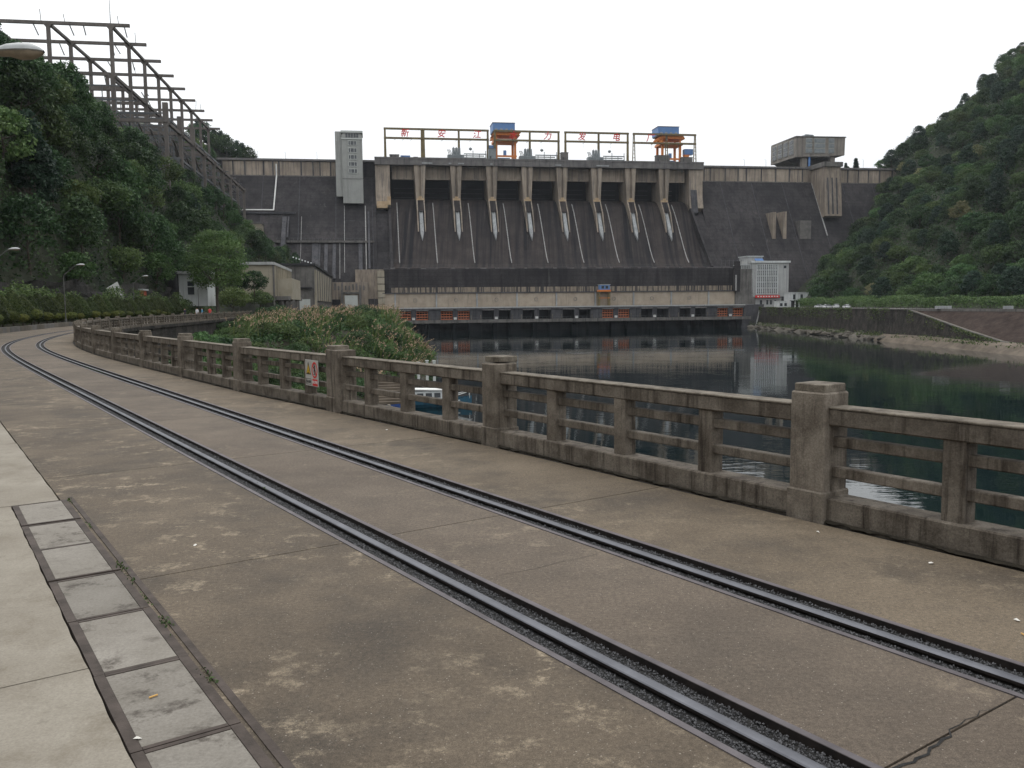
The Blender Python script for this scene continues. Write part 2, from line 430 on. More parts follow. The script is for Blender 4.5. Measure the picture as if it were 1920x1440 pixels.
# ------------------------------------------------------------------ mesh builder
class MB:
    def __init__(s):
        s.v, s.f = [], []

    def add(s, vs, fs):
        n = len(s.v)
        s.v += [tuple(p) for p in vs]
        s.f += [tuple(i + n for i in f) for f in fs]
        return s

    def box(s, x0, x1, y0, y1, z0, z1):
        return s.add([(x0, y0, z0), (x1, y0, z0), (x1, y1, z0), (x0, y1, z0), (x0, y0, z1), (x1, y0, z1), (x1, y1, z1), (x0, y1, z1)],
                     [(0, 3, 2, 1), (4, 5, 6, 7), (0, 1, 5, 4), (1, 2, 6, 5), (2, 3, 7, 6), (3, 0, 4, 7)])

    def cbox(s, x0, x1, y0, y1, z0, z1, c=0.015):
        """box with chamfered edges"""
        X, Y, Z = (x0, x1), (y0, y1), (z0, z1)
        vs, idx = [], {}
        for i in (0, 1):
            for j in (0, 1):
                for k in (0, 1):
                    sx, sy, sz = (c, -c)[i], (c, -c)[j], (c, -c)[k]
                    for a in range(3):
                        p = [X[i] + sx, Y[j] + sy, Z[k] + sz]
                        p[a] = (X[i], Y[j], Z[k])[a]
                        idx[(i, j, k, a)] = len(vs)
                        vs.append(p)
        fs = []
        sq = [(0, 0), (1, 0), (1, 1), (0, 1)]
        for a in range(3):
            b, d = (a + 1) % 3, (a + 2) % 3
            for e in (0, 1):
                q = []
                for m, n in sq:
                    t = [0, 0, 0]
                    t[a], t[b], t[d] = e, m, n
                    q.append(idx[(t[0], t[1], t[2], a)])
                fs.append(q if e else q[::-1])
            for m, n in sq:                       # chamfer strips along axis a
                t0, t1 = [0, 0, 0], [0, 0, 0]
                t0[a], t1[a] = 0, 1
                t0[b] = t1[b] = m
                t0[d] = t1[d] = n
                q = [idx[(*t0, b)], idx[(*t1, b)], idx[(*t1, d)], idx[(*t0, d)]]
                fs.append(q if m == n else q[::-1])
        for i in (0, 1):
            for j in (0, 1):
                for k in (0, 1):
                    fs.append([idx[(i, j, k, a)] for a in range(3)])
        return s.add(vs, fs)

    def prism(s, pts, axis, a0, a1):
        """polygon pts in the two other axes, extruded along axis"""
        n = len(pts)

        def mk(p, a):
            if axis == 0: return (a, p[0], p[1])
            if axis == 1: return (p[0], a, p[1])
            return (p[0], p[1], a)
        vs = [mk(p, a0) for p in pts] + [mk(p, a1) for p in pts]
        fs = [tuple(range(n))[::-1], tuple(range(n, 2 * n))] + [(i, (i + 1) % n, n + (i + 1) % n, n + i) for i in range(n)]
        return s.add(vs, fs)

    def tube(s, p0, p1, r0, r1=None, n=8, caps=True):
        p0, p1 = Vector(p0), Vector(p1)
        r1 = r0 if r1 is None else r1
        d = (p1 - p0).normalized()
        a = d.orthogonal().normalized()
        b = d.cross(a)
        vs = []
        for p, r in ((p0, r0), (p1, r1)):
            for i in range(n):
                t = 2 * math.pi * i / n
                vs.append(p + a * (r * math.cos(t)) + b * (r * math.sin(t)))
        fs = [(i, (i + 1) % n, n + (i + 1) % n, n + i) for i in range(n)]
        if caps:
            fs += [tuple(range(n))[::-1], tuple(range(n, 2 * n))]
        return s.add(vs, fs)

    def bar(s, p0, p1, w, h, up=(0, 0, 1)):
        """rectangular bar from p0 to p1, w across, h along up"""
        p0, p1, up = Vector(p0), Vector(p1), Vector(up)
        d = (p1 - p0).normalized()
        a = d.cross(up)
        if a.length < 1e-4:
            a = d.cross(Vector((0, 1, 0)))
        a.normalize()
        b = a.cross(d)
        vs = []
        for p in (p0, p1):
            for i, j in ((-1, -1), (1, -1), (1, 1), (-1, 1)):
                vs.append(p + a * (w / 2 * i) + b * (h / 2 * j))
        return s.add(vs, [(0, 3, 2, 1), (4, 5, 6, 7), (0, 1, 5, 4), (1, 2, 6, 5), (2, 3, 7, 6), (3, 0, 4, 7)])

    def lathe(s, c, prof, n=12):
        """profile (r,z) revolved about the vertical through c"""
        vs, fs = [], []
        for r, z in prof:
            for i in range(n):
                t = 2 * math.pi * i / n
                vs.append((c[0] + r * math.cos(t), c[1] + r * math.sin(t), c[2] + z))
        for k in range(len(prof) - 1):
            for i in range(n):
                fs.append((k * n + i, k * n + (i + 1) % n, (k + 1) * n + (i + 1) % n, (k + 1) * n + i))
        return s.add(vs, fs)

    def grid(s, rows):
        """rows of equal-length point lists"""
        n = len(rows[0])
        vs = [p for r in rows for p in r]
        fs = [(k * n + i, k * n + i + 1, (k + 1) * n + i + 1, (k + 1) * n + i) for k in range(len(rows) - 1) for i in range(n - 1)]
        return s.add(vs, fs)

    def mesh(s, name, mat, o=(0, 0, 0), smooth=False):
        me = bpy.data.meshes.new(name)
        me.from_pydata([(p[0] - o[0], p[1] - o[1], p[2] - o[2]) for p in s.v], [], s.f)
        me.materials.append(MATS[mat])
        if smooth:
            me.shade_smooth()
        me.update()
        return me


def link(name, me, parent=None):
    ob = bpy.data.objects.new(name, me)
    COL.objects.link(ob)
    if parent is not None:
        ob.parent = parent
    return ob


def tag(ob, label=None, cat=None, group=None, kind=None):
    if label: ob['label'] = label
    if cat: ob['category'] = cat
    if group: ob['group'] = group
    if kind: ob['kind'] = kind
    return ob


class Thing:
    """An Empty at the thing's base. frame 'dam': coordinates (u along the dam, v across it, z); 'world': (x, y, z)."""

    def __init__(s, name, label, cat, o=(0, 0, 0), frame='dam', group=None, kind=None, rz=0.0):
        s.o = o if frame != 'local' else (0, 0, 0)
        s.root = bpy.data.objects.new(name, None)
        s.root.empty_display_size = 0.2
        COL.objects.link(s.root)
        if frame == 'dam':
            s.root.location = W(*o)
            s.root.rotation_euler = (0, 0, ROT)
        else:
            s.root.location = o
            s.root.rotation_euler = (0, 0, rz)
        tag(s.root, label, cat, group, kind)

    def part(s, name, b, mat, parent=None, label=None, smooth=False):
        ob = link(name, b.mesh(name, mat, s.o, smooth), parent or s.root)
        if label:
            ob['label'] = label
        return ob


def copy_thing(root, loc, rz=0.0, sc=1.0, label=None):
    r = root.copy()
    COL.objects.link(r)
    r.location = loc
    r.rotation_euler = (0, 0, rz)
    r.scale = (sc, sc, sc) if isinstance(sc, (int, float)) else sc
    if label:
        r['label'] = label
    for ch in root.children:
        c = ch.copy()
        COL.objects.link(c)
        c.parent = r
        for g in ch.children:
            d = g.copy()
            COL.objects.link(d)
            d.parent = c
    return r


def np_mesh(name, verts, quads, mat, tint=None):
    verts = np.asarray(verts, dtype=np.float32)
    quads = np.asarray(quads, dtype=np.int32)
    me = bpy.data.meshes.new(name)
    k = quads.shape[1]
    me.vertices.add(len(verts))
    me.vertices.foreach_set('co', verts.ravel())
    me.loops.add(quads.size)
    me.loops.foreach_set('vertex_index', quads.ravel())
    me.polygons.add(len(quads))
    me.polygons.foreach_set('loop_start', np.arange(len(quads), dtype=np.int32) * k)
    if tint is not None:
        at = me.attributes.new('tint', 'FLOAT', 'POINT')
        at.data.foreach_set('value', np.asarray(tint, dtype=np.float32))
    me.materials.append(MATS[mat])
    me.update(calc_edges=True)
    me.validate()
    return me


def leaves(name, pos, out, size, mat, rng, tint=None, flat=0.5, aspect=0.6):
    """one small bent quad for each leaf spray at pos, facing roughly along out"""
    n = len(pos)
    nrm = out / (np.linalg.norm(out, axis=1, keepdims=True) + 1e-6) * flat + rng.normal(0, 0.55, (n, 3)) + np.array([0, 0, 0.25])
    nrm /= np.linalg.norm(nrm, axis=1, keepdims=True) + 1e-6
    t = rng.normal(0, 1, (n, 3))
    t -= (t * nrm).sum(1, keepdims=True) * nrm
    t /= np.linalg.norm(t, axis=1, keepdims=True) + 1e-6
    b = np.cross(nrm, t)
    sz = (size * rng.uniform(0.6, 1.35, n))[:, None] if np.isscalar(size) else (size * rng.uniform(0.7, 1.25, n))[:, None]
    p0 = pos - t * sz * 0.5
    p1 = pos + b * sz * 0.5 * aspect - nrm * sz * 0.08
    p2 = pos + t * sz * 0.5
    p3 = pos - b * sz * 0.5 * aspect - nrm * sz * 0.08
    v = np.stack([p0, p1, p2, p3], 1).reshape(-1, 3)
    q = np.arange(n * 4).reshape(-1, 4)
    if tint is None:
        tint = rng.uniform(0, 1, n)
    return np_mesh(name, v, q, mat, np.repeat(np.clip(tint, 0, 1), 4))


def crown_points(rng, R, H, z0, nclump, nleaf, rc, taper=0.0):
    """leaf positions in clumps spread through an uneven crown"""
    th = rng.uniform(0, 2 * np.pi, nclump)
    cz = rng.uniform(-0.75, 1.0, nclump)
    rad = np.sqrt(np.clip(1 - cz ** 2, 0, 1)) * (1 - taper * (cz + 1) / 2)
    k = rng.uniform(0.55, 1.0, nclump) ** 0.6
    c = np.stack([R * rad * np.cos(th) * k, R * rad * np.sin(th) * k, z0 + H / 2 + H / 2 * cz * (0.75 + 0.25 * k)], 1)
    rcl = rc * rng.uniform(0.65, 1.35, nclump)
    P, O, T = [], [], []
    for i in range(nclump):
        d = rng.normal(0, 1, (nleaf, 3))
        d /= np.linalg.norm(d, axis=1, keepdims=True)
        d[:, 2] = np.abs(d[:, 2]) * np.where(rng.random(nleaf) < 0.75, 1, -0.6)
        r = rcl[i] * rng.uniform(0.55, 1.05, nleaf)[:, None]
        P.append(c[i] + d * r * np.array([1, 1, 0.7]))
        O.append(d)
        T.append(np.clip(rng.uniform(0.15, 0.85) + rng.normal(0, 0.18, nleaf), 0, 1))
    return np.concatenate(P), np.concatenate(O), np.concatenate(T)


def trunk_mesh(name, rng, R, z0, top, r=0.18, limbs=5):
    b = MB()
    pts = [Vector((0, 0, -0.5))]
    for k in range(1, 5):
        pts.append(Vector((rng.normal(0, 0.12), rng.normal(0, 0.12), -0.5 + (top + 0.5) * k / 4)))
    for k in range(4):
        b.tube(pts[k], pts[k + 1], r * (1 - 0.2 * k), r * (1 - 0.2 * (k + 1)), 7, False)
    for k in range(limbs):
        t = rng.uniform(0.45, 0.95)
        p = pts[0].lerp(pts[-1], t)
        a = rng.uniform(0, 2 * math.pi)
        e = p + Vector((math.cos(a) * R * 0.75, math.sin(a) * R * 0.75, R * rng.uniform(0.3, 0.8)))
        m = p.lerp(e, 0.5) + Vector((0, 0, -R * 0.08))
        b.tube(p, m, r * 0.42, r * 0.28, 5, False)
        b.tube(m, e, r * 0.28, r * 0.1, 5, False)
    return b.mesh(name, 'bark')


def make_tree(name, label, cat, group, seed, R, H, z0, nclump, nleaf, rc, size, mat, taper=0.0, r=0.18, limbs=5):
    rng = np.random.default_rng(seed)
    root = bpy.data.objects.new(name, None)
    COL.objects.link(root)
    tag(root, label, cat, group)
    P, O, T = crown_points(rng, R, H, z0, nclump, nleaf, rc, taper)
    link('trunk', trunk_mesh('trunk', rng, R, z0, z0 + H * 0.6, r, limbs), root)
    link('crown', leaves('crown', P, O, size, mat, rng, T), root)
    return root


def vnoise(seed):
    """smooth value noise on the plane (numpy)"""
    g = np.random.default_rng(seed).uniform(-1, 1, (64, 64))

    def f(x, y):
        x, y = np.asarray(x, float), np.asarray(y, float)
        xi, yi = np.floor(x).astype(int), np.floor(y).astype(int)
        fx, fy = x - xi, y - yi
        fx, fy = fx * fx * (3 - 2 * fx), fy * fy * (3 - 2 * fy)
        a = g[xi % 64, yi % 64]; b = g[(xi + 1) % 64, yi % 64]
        c = g[xi % 64, (yi + 1) % 64]; d = g[(xi + 1) % 64, (yi + 1) % 64]
        return (a * (1 - fx) + b * fx) * (1 - fy) + (c * (1 - fx) + d * fx) * fy
    return f


def smooth(a, b, x):
    t = np.clip((np.asarray(x, float) - a) / (b - a), 0, 1)
    return t * t * (3 - 2 * t)


def text_mesh(name, body, size, mat, extrude=0.0, shear=0.0, offset=0.0):
    c = bpy.data.curves.new(name, 'FONT')
    c.body, c.size, c.extrude, c.shear, c.offset = body, size, extrude, shear, offset
    c.align_x, c.align_y = 'CENTER', 'CENTER'
    c.resolution_u = 3
    o = bpy.data.objects.new(name, c)
    COL.objects.link(o)
    me = bpy.data.meshes.new_from_object(o.evaluated_get(bpy.context.evaluated_depsgraph_get()))
    bpy.data.objects.remove(o)
    bpy.data.curves.remove(c)
    me.name = name
    me.materials.clear()
    me.materials.append(MATS[mat])
    return me


def visible(x, y, z, m=60):
    """rough test whether a point falls inside the photographed field, margin m in photo pixels"""
    d = Vector((x, y, z - EYE))
    k = d.dot(fw)
    if k < 1: return False
    px, py = 960 + 1608 * d.dot(right) / k, 720 - 1608 * d.dot(upv) / k
    return -m < px < 1920 + m and -m < py < 1440 + m


# ------------------------------------------------------------------ the road's line
KS = np.array([-60, -10, 8, 18, 28, 36, 44, 52, 62, 74, 90, 400.0])
KT = np.radians([-34.6, -34.618, -34.478, -34.618, -34.046, -32.496, -27.652, -23.241, -20.295, -14.461, -9, -9])
SS = np.arange(-40, 330, 0.25)
_t = np.interp(SS, KS, KT)
_t = np.convolve(np.pad(_t, 12, mode='edge'), np.ones(25) / 25, 'valid')
_x, _y = np.cumsum(np.sin(_t) * 0.25), np.cumsum(np.cos(_t) * 0.25)
_i0 = int(np.argmin(np.abs(SS)))
_x, _y = _x - _x[_i0] + 1.306, _y - _y[_i0] + 8.36


def road_pt(s, off, z=0.0):
    """point at distance s along the balustrade line, off metres to its left"""
    x, y, t = np.interp(s, SS, _x), np.interp(s, SS, _y), np.interp(s, SS, _t)
    return (float(x - math.cos(t) * off), float(y + math.sin(t) * off), z)


def heading(s):
    return float(np.interp(s, SS, _t))


def fence_off(s):
    return float(np.interp(s, [-40, -3.4, 3, 7.7, 12, 30, 36, 42, 60, 400], [-0.2, -0.2, -0.15, 0.02, 0.22, 0.28, 0.15, 0.03, 0, 0]))


def edge_off(s):
    return float(np.interp(s, [-40, 14, 30, 65, 77, 94, 400], [4.70, 4.85, 6.0, 6.6, 7.0, 8.6, 8.6]))


RAIL_R, RAIL_L, TR = 1.62, 3.06, 0.18


def ribbon(b, s0, s1, fa, fb, z, ds, thick=0.0, nx=1):
    """a strip of road between two offsets, with a real thickness"""
    ss = list(np.arange(s0, s1 - 1e-6, ds)) + [s1]
    top = [[road_pt(s, fa(s) + (fb(s) - fa(s)) * k / nx, z) for k in range(nx + 1)] for s in ss]
    b.grid(top)
    if thick:
        for k in (0, nx):
            b.grid([[r[k] for r in top], [(r[k][0], r[k][1], z - thick) for r in top]])
        for r in (top[0], top[-1]):
            b.grid([r, [(p[0], p[1], z - thick) for p in r]])
    return b

# ================================================================== THE SETTING
# ---- river
b = MB().grid([[(-1500, -300, WATER - 3.2), (1500, -300, WATER - 3.2)], [(-1500, 3000, WATER - 3.2), (1500, 3000, WATER - 3.2)]])
tag(link('ground', b.mesh('ground', 'soil')), kind='structure')
b = MB().grid([[(-80, -200, WATER), (260, -200, WATER)], [(-80, 520, WATER), (260, 520, WATER)]])
tag(link('river_water', b.mesh('river_water', 'river_water')), kind='structure')

# ---- ground sheet under the road, out to the foot of the hill
b = MB()
ribbon(b, -40, 325, lambda s: 0.0, lambda s: 45.0, -0.16, 5.0, nx=4)
tag(link('verge', b.mesh('verge', 'soil')), 'earth ground under and beside the curving road', kind='structure')

# ---- road: slabs cast in three strips, divided by the two rail trenches and by cross joints
road = bpy.data.objects.new('road', None)
COL.objects.link(road)
tag(road, 'worn brown grey concrete road with two sunken rails curving left', kind='structure')
JOINT, GAP = 4.2, 0.006
strips = ((lambda s: fence_off(s) + 0.10, lambda s: RAIL_R - TR),
          (lambda s: RAIL_R + TR, lambda s: RAIL_L - TR),
          (lambda s: RAIL_L + TR, edge_off))
js = [-38.0] + [-0.15 + JOINT * k for k in range(-8, 25)]
for i in range(len(js) - 1):
    for k, (fa, fb) in enumerate(strips):
        b = MB()
        ribbon(b, js[i] + GAP, js[i + 1] - GAP, fa, fb, 0.0, 1.05, 0.14)
        link('slab', b.mesh('slab', ('tan_road_concrete', 'grey_road_concrete', 'dark_road_concrete')[k]), road)
b = MB()
for fa, fb in strips:
    ribbon(b, js[-1] + GAP, 320, fa, fb, 0.0, 3.0, 0.14)
link('far_surface', b.mesh('far_surface', 'tan_road_concrete'), road)
# open crack beside the joint at the lower right
CR = [(-4.35, 1.90, .002), (-4.352, 2.03, .003), (-4.325, 2.09, .003), (-4.345, 2.15, .004), (-4.33, 2.22, .004), (-4.34, 2.28, .005), (-4.335, 2.36, .006), (-4.37, 2.41, .011),
      (-4.362, 2.46, .015), (-4.375, 2.52, .012), (-4.37, 2.57, .014), (-4.392, 2.62, .011), (-4.383, 2.69, .016), (-4.392, 2.72, .012), (-4.378, 2.77, .015), (-4.37, 2.86, .013)]
b = MB()
for (s0_, o0_, w0), (s1_, o1_, w1) in zip(CR[:-1], CR[1:]):
    b.add([road_pt(s0_ - w0 / 2, o0_, 0.003), road_pt(s0_ + w0 / 2, o0_, 0.003), road_pt(s1_ + w1 / 2, o1_, 0.003), road_pt(s1_ - w1 / 2, o1_, 0.003)], [(0, 1, 2, 3)])
CR = [(-1.5, 2.74), (-1.512, 2.62), (-1.53, 2.48), (-1.518, 2.36), (-1.51, 2.19), (-1.525, 2.02), (-1.52, 1.9)]
for (s0_, o0_), (s1_, o1_) in zip(CR[:-1], CR[1:]):
    b.add([road_pt(s0_ - .0015, o0_, 0.003), road_pt(s0_ + .0015, o0_, 0.003), road_pt(s1_ + .0015, o1_, 0.003), road_pt(s1_ - .0015, o1_, 0.003)], [(0, 1, 2, 3)])
link('crack', b.mesh('crack', 'trench_dirt'), road)

# dirt and moss gathered along the foot of the balustrade
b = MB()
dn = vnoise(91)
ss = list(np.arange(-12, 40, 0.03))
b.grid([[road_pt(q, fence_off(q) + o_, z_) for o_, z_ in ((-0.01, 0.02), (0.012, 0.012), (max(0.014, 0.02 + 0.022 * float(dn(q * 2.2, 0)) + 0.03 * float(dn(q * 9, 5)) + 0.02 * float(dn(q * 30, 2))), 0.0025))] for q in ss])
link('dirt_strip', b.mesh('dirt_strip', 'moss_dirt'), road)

# ---- the two rail trenches: floor, edging angles, rail, stones
rng = np.random.default_rng(5)
for nm, c0, lab in (('rail_track', RAIL_R, 'sunken steel rail in a gravel trench, nearer the balustrade'),
                    ('rail_track', RAIL_L, 'sunken steel rail in a gravel trench, nearer the pavement')):
    T = Thing(nm, lab, 'rail', (0, 0, 0), 'world', 'rails sunk in the road')
    b = MB()
    ribbon(b, -38, 300, lambda s: c0 - TR - 0.02, lambda s: c0 + TR + 0.02, -0.036, 1.0)
    T.part('trench_floor', b, 'trench_dirt')
    for sgn in (-1, 1):
        b = MB()
        e = c0 + sgn * TR
        ribbon(b, -38, 300, lambda s: e - 0.019, lambda s: e + 0.019, 0.006, 0.7, 0.02)
        T.part('edge_angle', b, 'edge_steel')
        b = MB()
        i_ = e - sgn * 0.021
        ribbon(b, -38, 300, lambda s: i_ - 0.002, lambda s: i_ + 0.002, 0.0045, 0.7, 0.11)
        T.part('inner_plate', b, 'shaded_rust')  # near-black colour paints in the shade on the trench sides
    b = MB()
    ss = list(np.arange(-38, 300, 0.7))
    prof = [(-0.032, -0.001), (-0.027, 0.004), (-0.012, 0.0065), (0.012, 0.0065), (0.027, 0.004), (0.032, -0.001)]
    b.grid([[road_pt(s, c0 + o, z) for o, z in prof] for s in ss])
    rl = T.part('rail', b, 'rail_steel', smooth=False)
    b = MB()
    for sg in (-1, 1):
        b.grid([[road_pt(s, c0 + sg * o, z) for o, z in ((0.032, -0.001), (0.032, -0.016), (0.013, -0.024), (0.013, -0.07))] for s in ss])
    T.part('web', b, 'shaded_rust', rl)  # rust taken near black to paint in the rail's shadowed sides
    n = 34000
    s_ = -6 + 22 * rng.random(n) ** 1.6
    o_ = rng.uniform(0.045, TR - 0.028, n) * rng.choice([-1, 1], n)
    r_ = 0.0028 + 0.006 * rng.random(n) ** 2
    P = np.array([road_pt(a, c0 + o, -0.034 + 0.012 * q) for a, o, q in zip(s_, o_, rng.random(n))])
    oct_ = np.array([(1, 0, 0), (-1, 0, 0), (0, 1, 0), (0, -1, 0), (0, 0, 1), (0, 0, -1)], float)
    V = P[:, None, :] + oct_[None] * (r_[:, None, None] * rng.uniform(0.35, 1.45, (n, 6, 3)))
    F = np.array([(0, 2, 4), (2, 1, 4), (1, 3, 4), (3, 0, 4)])
    Fq = (np.arange(n)[:, None, None] * 6 + F[None]).reshape(-1, 3)
    g = link('gravel', np_mesh('gravel', V.reshape(-1, 3), Fq, 'gravel'), T.root)
    g['kind'] = 'stuff'

# ---- pavement at the lower left, cast in bays
pav = bpy.data.objects.new('pavement', None)
COL.objects.link(pav)
tag(pav, 'pale concrete pavement left of the road', kind='structure')
COVER_IN = 5.225
pj = [-30, -20, -10.5, -6.0, -3.2, -1.52]
for i in range(len(pj) - 1):
    b = MB()
    ribbon(b, pj[i] + 0.004, pj[i + 1] - 0.004, lambda s: COVER_IN + 0.004 + 0.003 * math.sin(s * 5.3) + 0.002 * math.sin(s * 17), lambda s: 11.0, 0.004, 0.05, 0.15)
    link('slab', b.mesh('slab', 'pale_pavement_concrete'), pav)
b = MB()
ribbon(b, -1.512, 2.80, lambda s: COVER_IN + 0.004 + 0.003 * math.sin(s * 5.3) + 0.002 * math.sin(s * 17), lambda s: 11.0, 0.004, 0.05, 0.15)
link('slab', b.mesh('slab', 'pale_pavement_concrete'), pav)
b = MB()
ribbon(b, 2.82, 7.0, lambda s: edge_off(s) + 0.015 + 0.004 * math.sin(s * 7), lambda s: 11.0, 0.004, 0.3, 0.15)
link('slab', b.mesh('slab', 'pale_pavement_concrete'), pav)
for a0, a1 in ((7.008, 12), (12.008, 18), (18.008, 26)):
    b = MB()
    ribbon(b, a0, a1, lambda s: edge_off(s) + 0.02, lambda s: 11.0, 0.004, 0.8, 0.15)
    link('slab', b.mesh('slab', 'pale_pavement_concrete'), pav)

# ---- steel kerb angle between road and covers
T = Thing('kerb_angle', 'rusty steel angle edging between road and drain covers', 'kerb', (0, 0, 0), 'world')
b = MB()
ribbon(b, -16, 2.9, lambda s: 4.713, lambda s: 4.752, 0.007, 0.4, 0.12)
T.part('flange', b, 'rust_steel')
b = MB()
ribbon(b, -16, 2.9, lambda s: 4.71, lambda s: COVER_IN, -0.13, 0.4)
T.part('channel', b, 'trench_dirt')

# ---- drain covers: concrete cast in steel frames
PC = 0.89
ords = ['farthest small drain cover, stained along its far edge', 'second drain cover from the far end of the row', 'third drain cover, dotted with small stains',
        'fourth drain cover, with dark stains at its left side', 'fifth drain cover, dark moss at its left edge', 'sixth and cleanest drain cover, with a cigarette end on it',
        'nearest drain cover, cut by the bottom edge of the picture', 'drain cover just below the picture']
for k in range(7):
    s1 = 2.80 - PC * k
    s0 = s1 - PC + 0.012
    T = Thing('drain_cover', ords[k], 'drain cover', road_pt((s0 + s1) / 2, 4.99), 'world', 'drain covers along the kerb')
    rr = random.Random(k)
    dz = rr.uniform(-0.004, 0.006)
    dd = rr.uniform(-0.008, 0.008)
    oa, ob_ = 4.773 + dd * 0.4, COVER_IN - 0.006 + dd * 0.4
    fwid = 0.05
    b = MB()
    ribbon(b, s0 + 0.028, s1 - 0.028, lambda s: oa + fwid, lambda s: ob_ - fwid, 0.001 + dz, 0.9, 0.07)
    T.part('slab', b, 'cover_slab')
    for q in ((s0, s1, oa, oa + fwid - 0.002), (s0, s1, ob_ - fwid + 0.002, ob_), (s0, s0 + 0.026, oa + fwid, ob_ - fwid), (s1 - 0.026, s1, oa + fwid, ob_ - fwid)):
        b = MB()
        ribbon(b, q[0], q[1], lambda s: q[2], lambda s: q[3], 0.004 + dz, 0.9, 0.07)
        T.part('frame_bar', b, 'rust_steel')

# ---- weeds in the kerb gap and in the trench
wr = np.random.default_rng(12)
P, O = [], []
for s_, o_, n in [(1.55, 4.76, 16), (0.2, 4.765, 26), (-0.15, 4.76, 14), (-1.1, 4.765, 34), (-2.0, 4.76, 26), (2.7, 4.76, 18), (-0.6, 4.765, 12), (2.2, 3.1, 8), (20.5, 1.72, 60), (22.5, 1.72, 60)]:
    for _ in range(n):
        p = road_pt(s_ + wr.normal(0, 0.07 if s_ < 19 else 0.8), o_ + wr.normal(0, 0.012), 0.006 + abs(wr.normal(0, 0.012)))
        P.append(p); O.append((wr.normal(), wr.normal(), 1.0))
w = link('gap_weeds', leaves('gap_weeds', np.array(P), np.array(O), 0.022, 'leaf_mid', wr))
tag(w, 'tiny green weeds growing in the kerb gap', 'weeds', kind='stuff')

# ---- road retaining wall on the water side
b = MB()
ss = list(np.arange(-38, 320, 1.0))
b.grid([[road_pt(s, fence_off(s) - o, z) for o, z in ((-0.14, -0.02), (0.3, -0.02), (0.3, -0.34), (0.12, -0.36), (0.05, -7), (0.0, WATER - 3))] for s in ss])
T = Thing('retaining_wall', 'dark concrete wall carrying the curved road above the water', 'wall', (0, 0, 0), 'world')
T.part('wall_face', b, 'stone_dark')

# ---- left hill
hn, hn2 = vnoise(1), vnoise(2)


def toe(v):
    return -37.5 + 10.0 * smooth(255, 400, v)


def left_z(u, v):
    d = toe(v) - u
    z = np.interp(d, [-6, 0, 0.6, 11, 22, 40, 60, 120, 200], [-0.1, 0.0, 5.0, 31, 37.0, 45, 56, 88, 130])
    z = z * (1 - 0.36 * smooth(250, 370, v)) + smooth(30, 55, d) * np.clip(v - 235, 0, 400) * 0.2
    return z + smooth(1, 10, d) * (hn(u / 9, v / 9) * 2.2 + hn2(u / 25, v / 25) * 2.5)


us = np.concatenate([np.arange(-240, -90, 10), np.arange(-90, -22, 2.0)])
vs = np.concatenate([np.arange(-60, 60, 12), np.arange(60, 470, 4.0), [480, 500, 530]])
UU, VV = np.meshgrid(us, vs)
ZZ = left_z(UU, VV)
b = MB()
b.grid([[W(UU[i, j], VV[i, j], ZZ[i, j] if UU[i, j] < toe(VV[i, j]) + 6 else -0.25) for j in range(len(us))] for i in range(len(vs))])
tag(link('left_hill', b.mesh('left_hill', 'hill_soil', smooth=True)), 'steep wooded hill left of the road', kind='structure')
b = MB()
vs_ = np.arange(60, 240, 3.0)
b.grid([[W(toe(v) + 0.35 + 0.5 * float(hn(v / 3, k * 1.7)) - 0.12 * k, v, -0.2 + k * (0.85 + 0.22 * float(hn2(v / 7, 3)))) for k in range(7)] for v in vs_])
T = Thing('rock_face', 'dark cut rock face behind the hedge at the hill foot', 'rock face', (-37, 120, 0))
ob = link('face', b.mesh('face', 'rock_wall'), None)
ob.parent = T.root
ob.matrix_parent_inverse = (Matrix.Translation(W(-37, 120, 0)) @ Matrix.Rotation(ROT, 4, 'Z')).inverted()

# ---- river bank below the road (scrub promontory)


def shore_u(v):
    return np.interp(v, [30, 45, 60, 85, 112, 130, 150, 175, 190, 215, 250, 300, 420],
                     [-24, -19, -15, -9, -3.5, 4.5, 8.5, 11.5, 11.5, 7, 2, -2, 0])


def bank_z(u, v):
    d = shore_u(v) - u
    k = 0.5 + 0.85 * smooth(110, 160, v)
    cap = -4.0 + 2.6 * smooth(95, 165, v)
    z = np.minimum(cap, WATER - 0.2 + d * k)
    return np.maximum(z, WATER - 3) + hn(u / 4, v / 4) * 0.5 * smooth(0, 3, d)


us = np.arange(-24, 18, 1.0)
vs = np.arange(30, 424, 3.0)
b = MB()
b.grid([[W(u, v, float(bank_z(u, v))) for u in us] for v in vs])
tag(link('river_bank', b.mesh('river_bank', 'soil', smooth=True)), 'earth bank falling from the far road to the water', kind='structure')

# ---- right bank: wall, ramp revetment, apron, upper terrace
T = Thing('embankment_wall', 'long dark stone embankment wall on the far right shore', 'wall', (124, 300, WATER), 'world')
wl = [(127.5, 470), (126.3, 440), (125, 400), (124, 363), (123.6, 330), (123.5, 296), (123.5, 268), (123.5, 250), (123.2, 232), (123, 215), (122.5, 200), (121, 160)]
wz = [BANK] * 7 + [-4.0, -6.7, -9.0, -9.6, -9.9]
b = MB()
rows = []
for (x, y), z in zip(wl, wz):
    rows.append([(x - 0.1 * (z - WATER) * 0 - (1 - k / 4) * 0.9, y, WATER - 2 + (z - WATER + 2) * k / 4) for k in range(5)])
b.grid(rows)
T.part('wall_face', b, 'stone_dark')
b = MB()
for i in range(len(wl) - 1):
    (x0, y0), (x1, y1) = wl[i], wl[i + 1]
    b.bar((x0 + 0.1, y0, wz[i] + 0.12), (x1 + 0.1, y1, wz[i + 1] + 0.12), 0.7, 0.3)
T.part('coping', b, 'building_dirty')
T = Thing('revetment', 'smooth brown sloping stone revetment at the right edge', 'revetment', (130, 230, WATER), 'world')
tp = [(123.6, 268), (127, 252), (131, 236), (136, 219), (141, 203), (150, 165)]
b = MB()
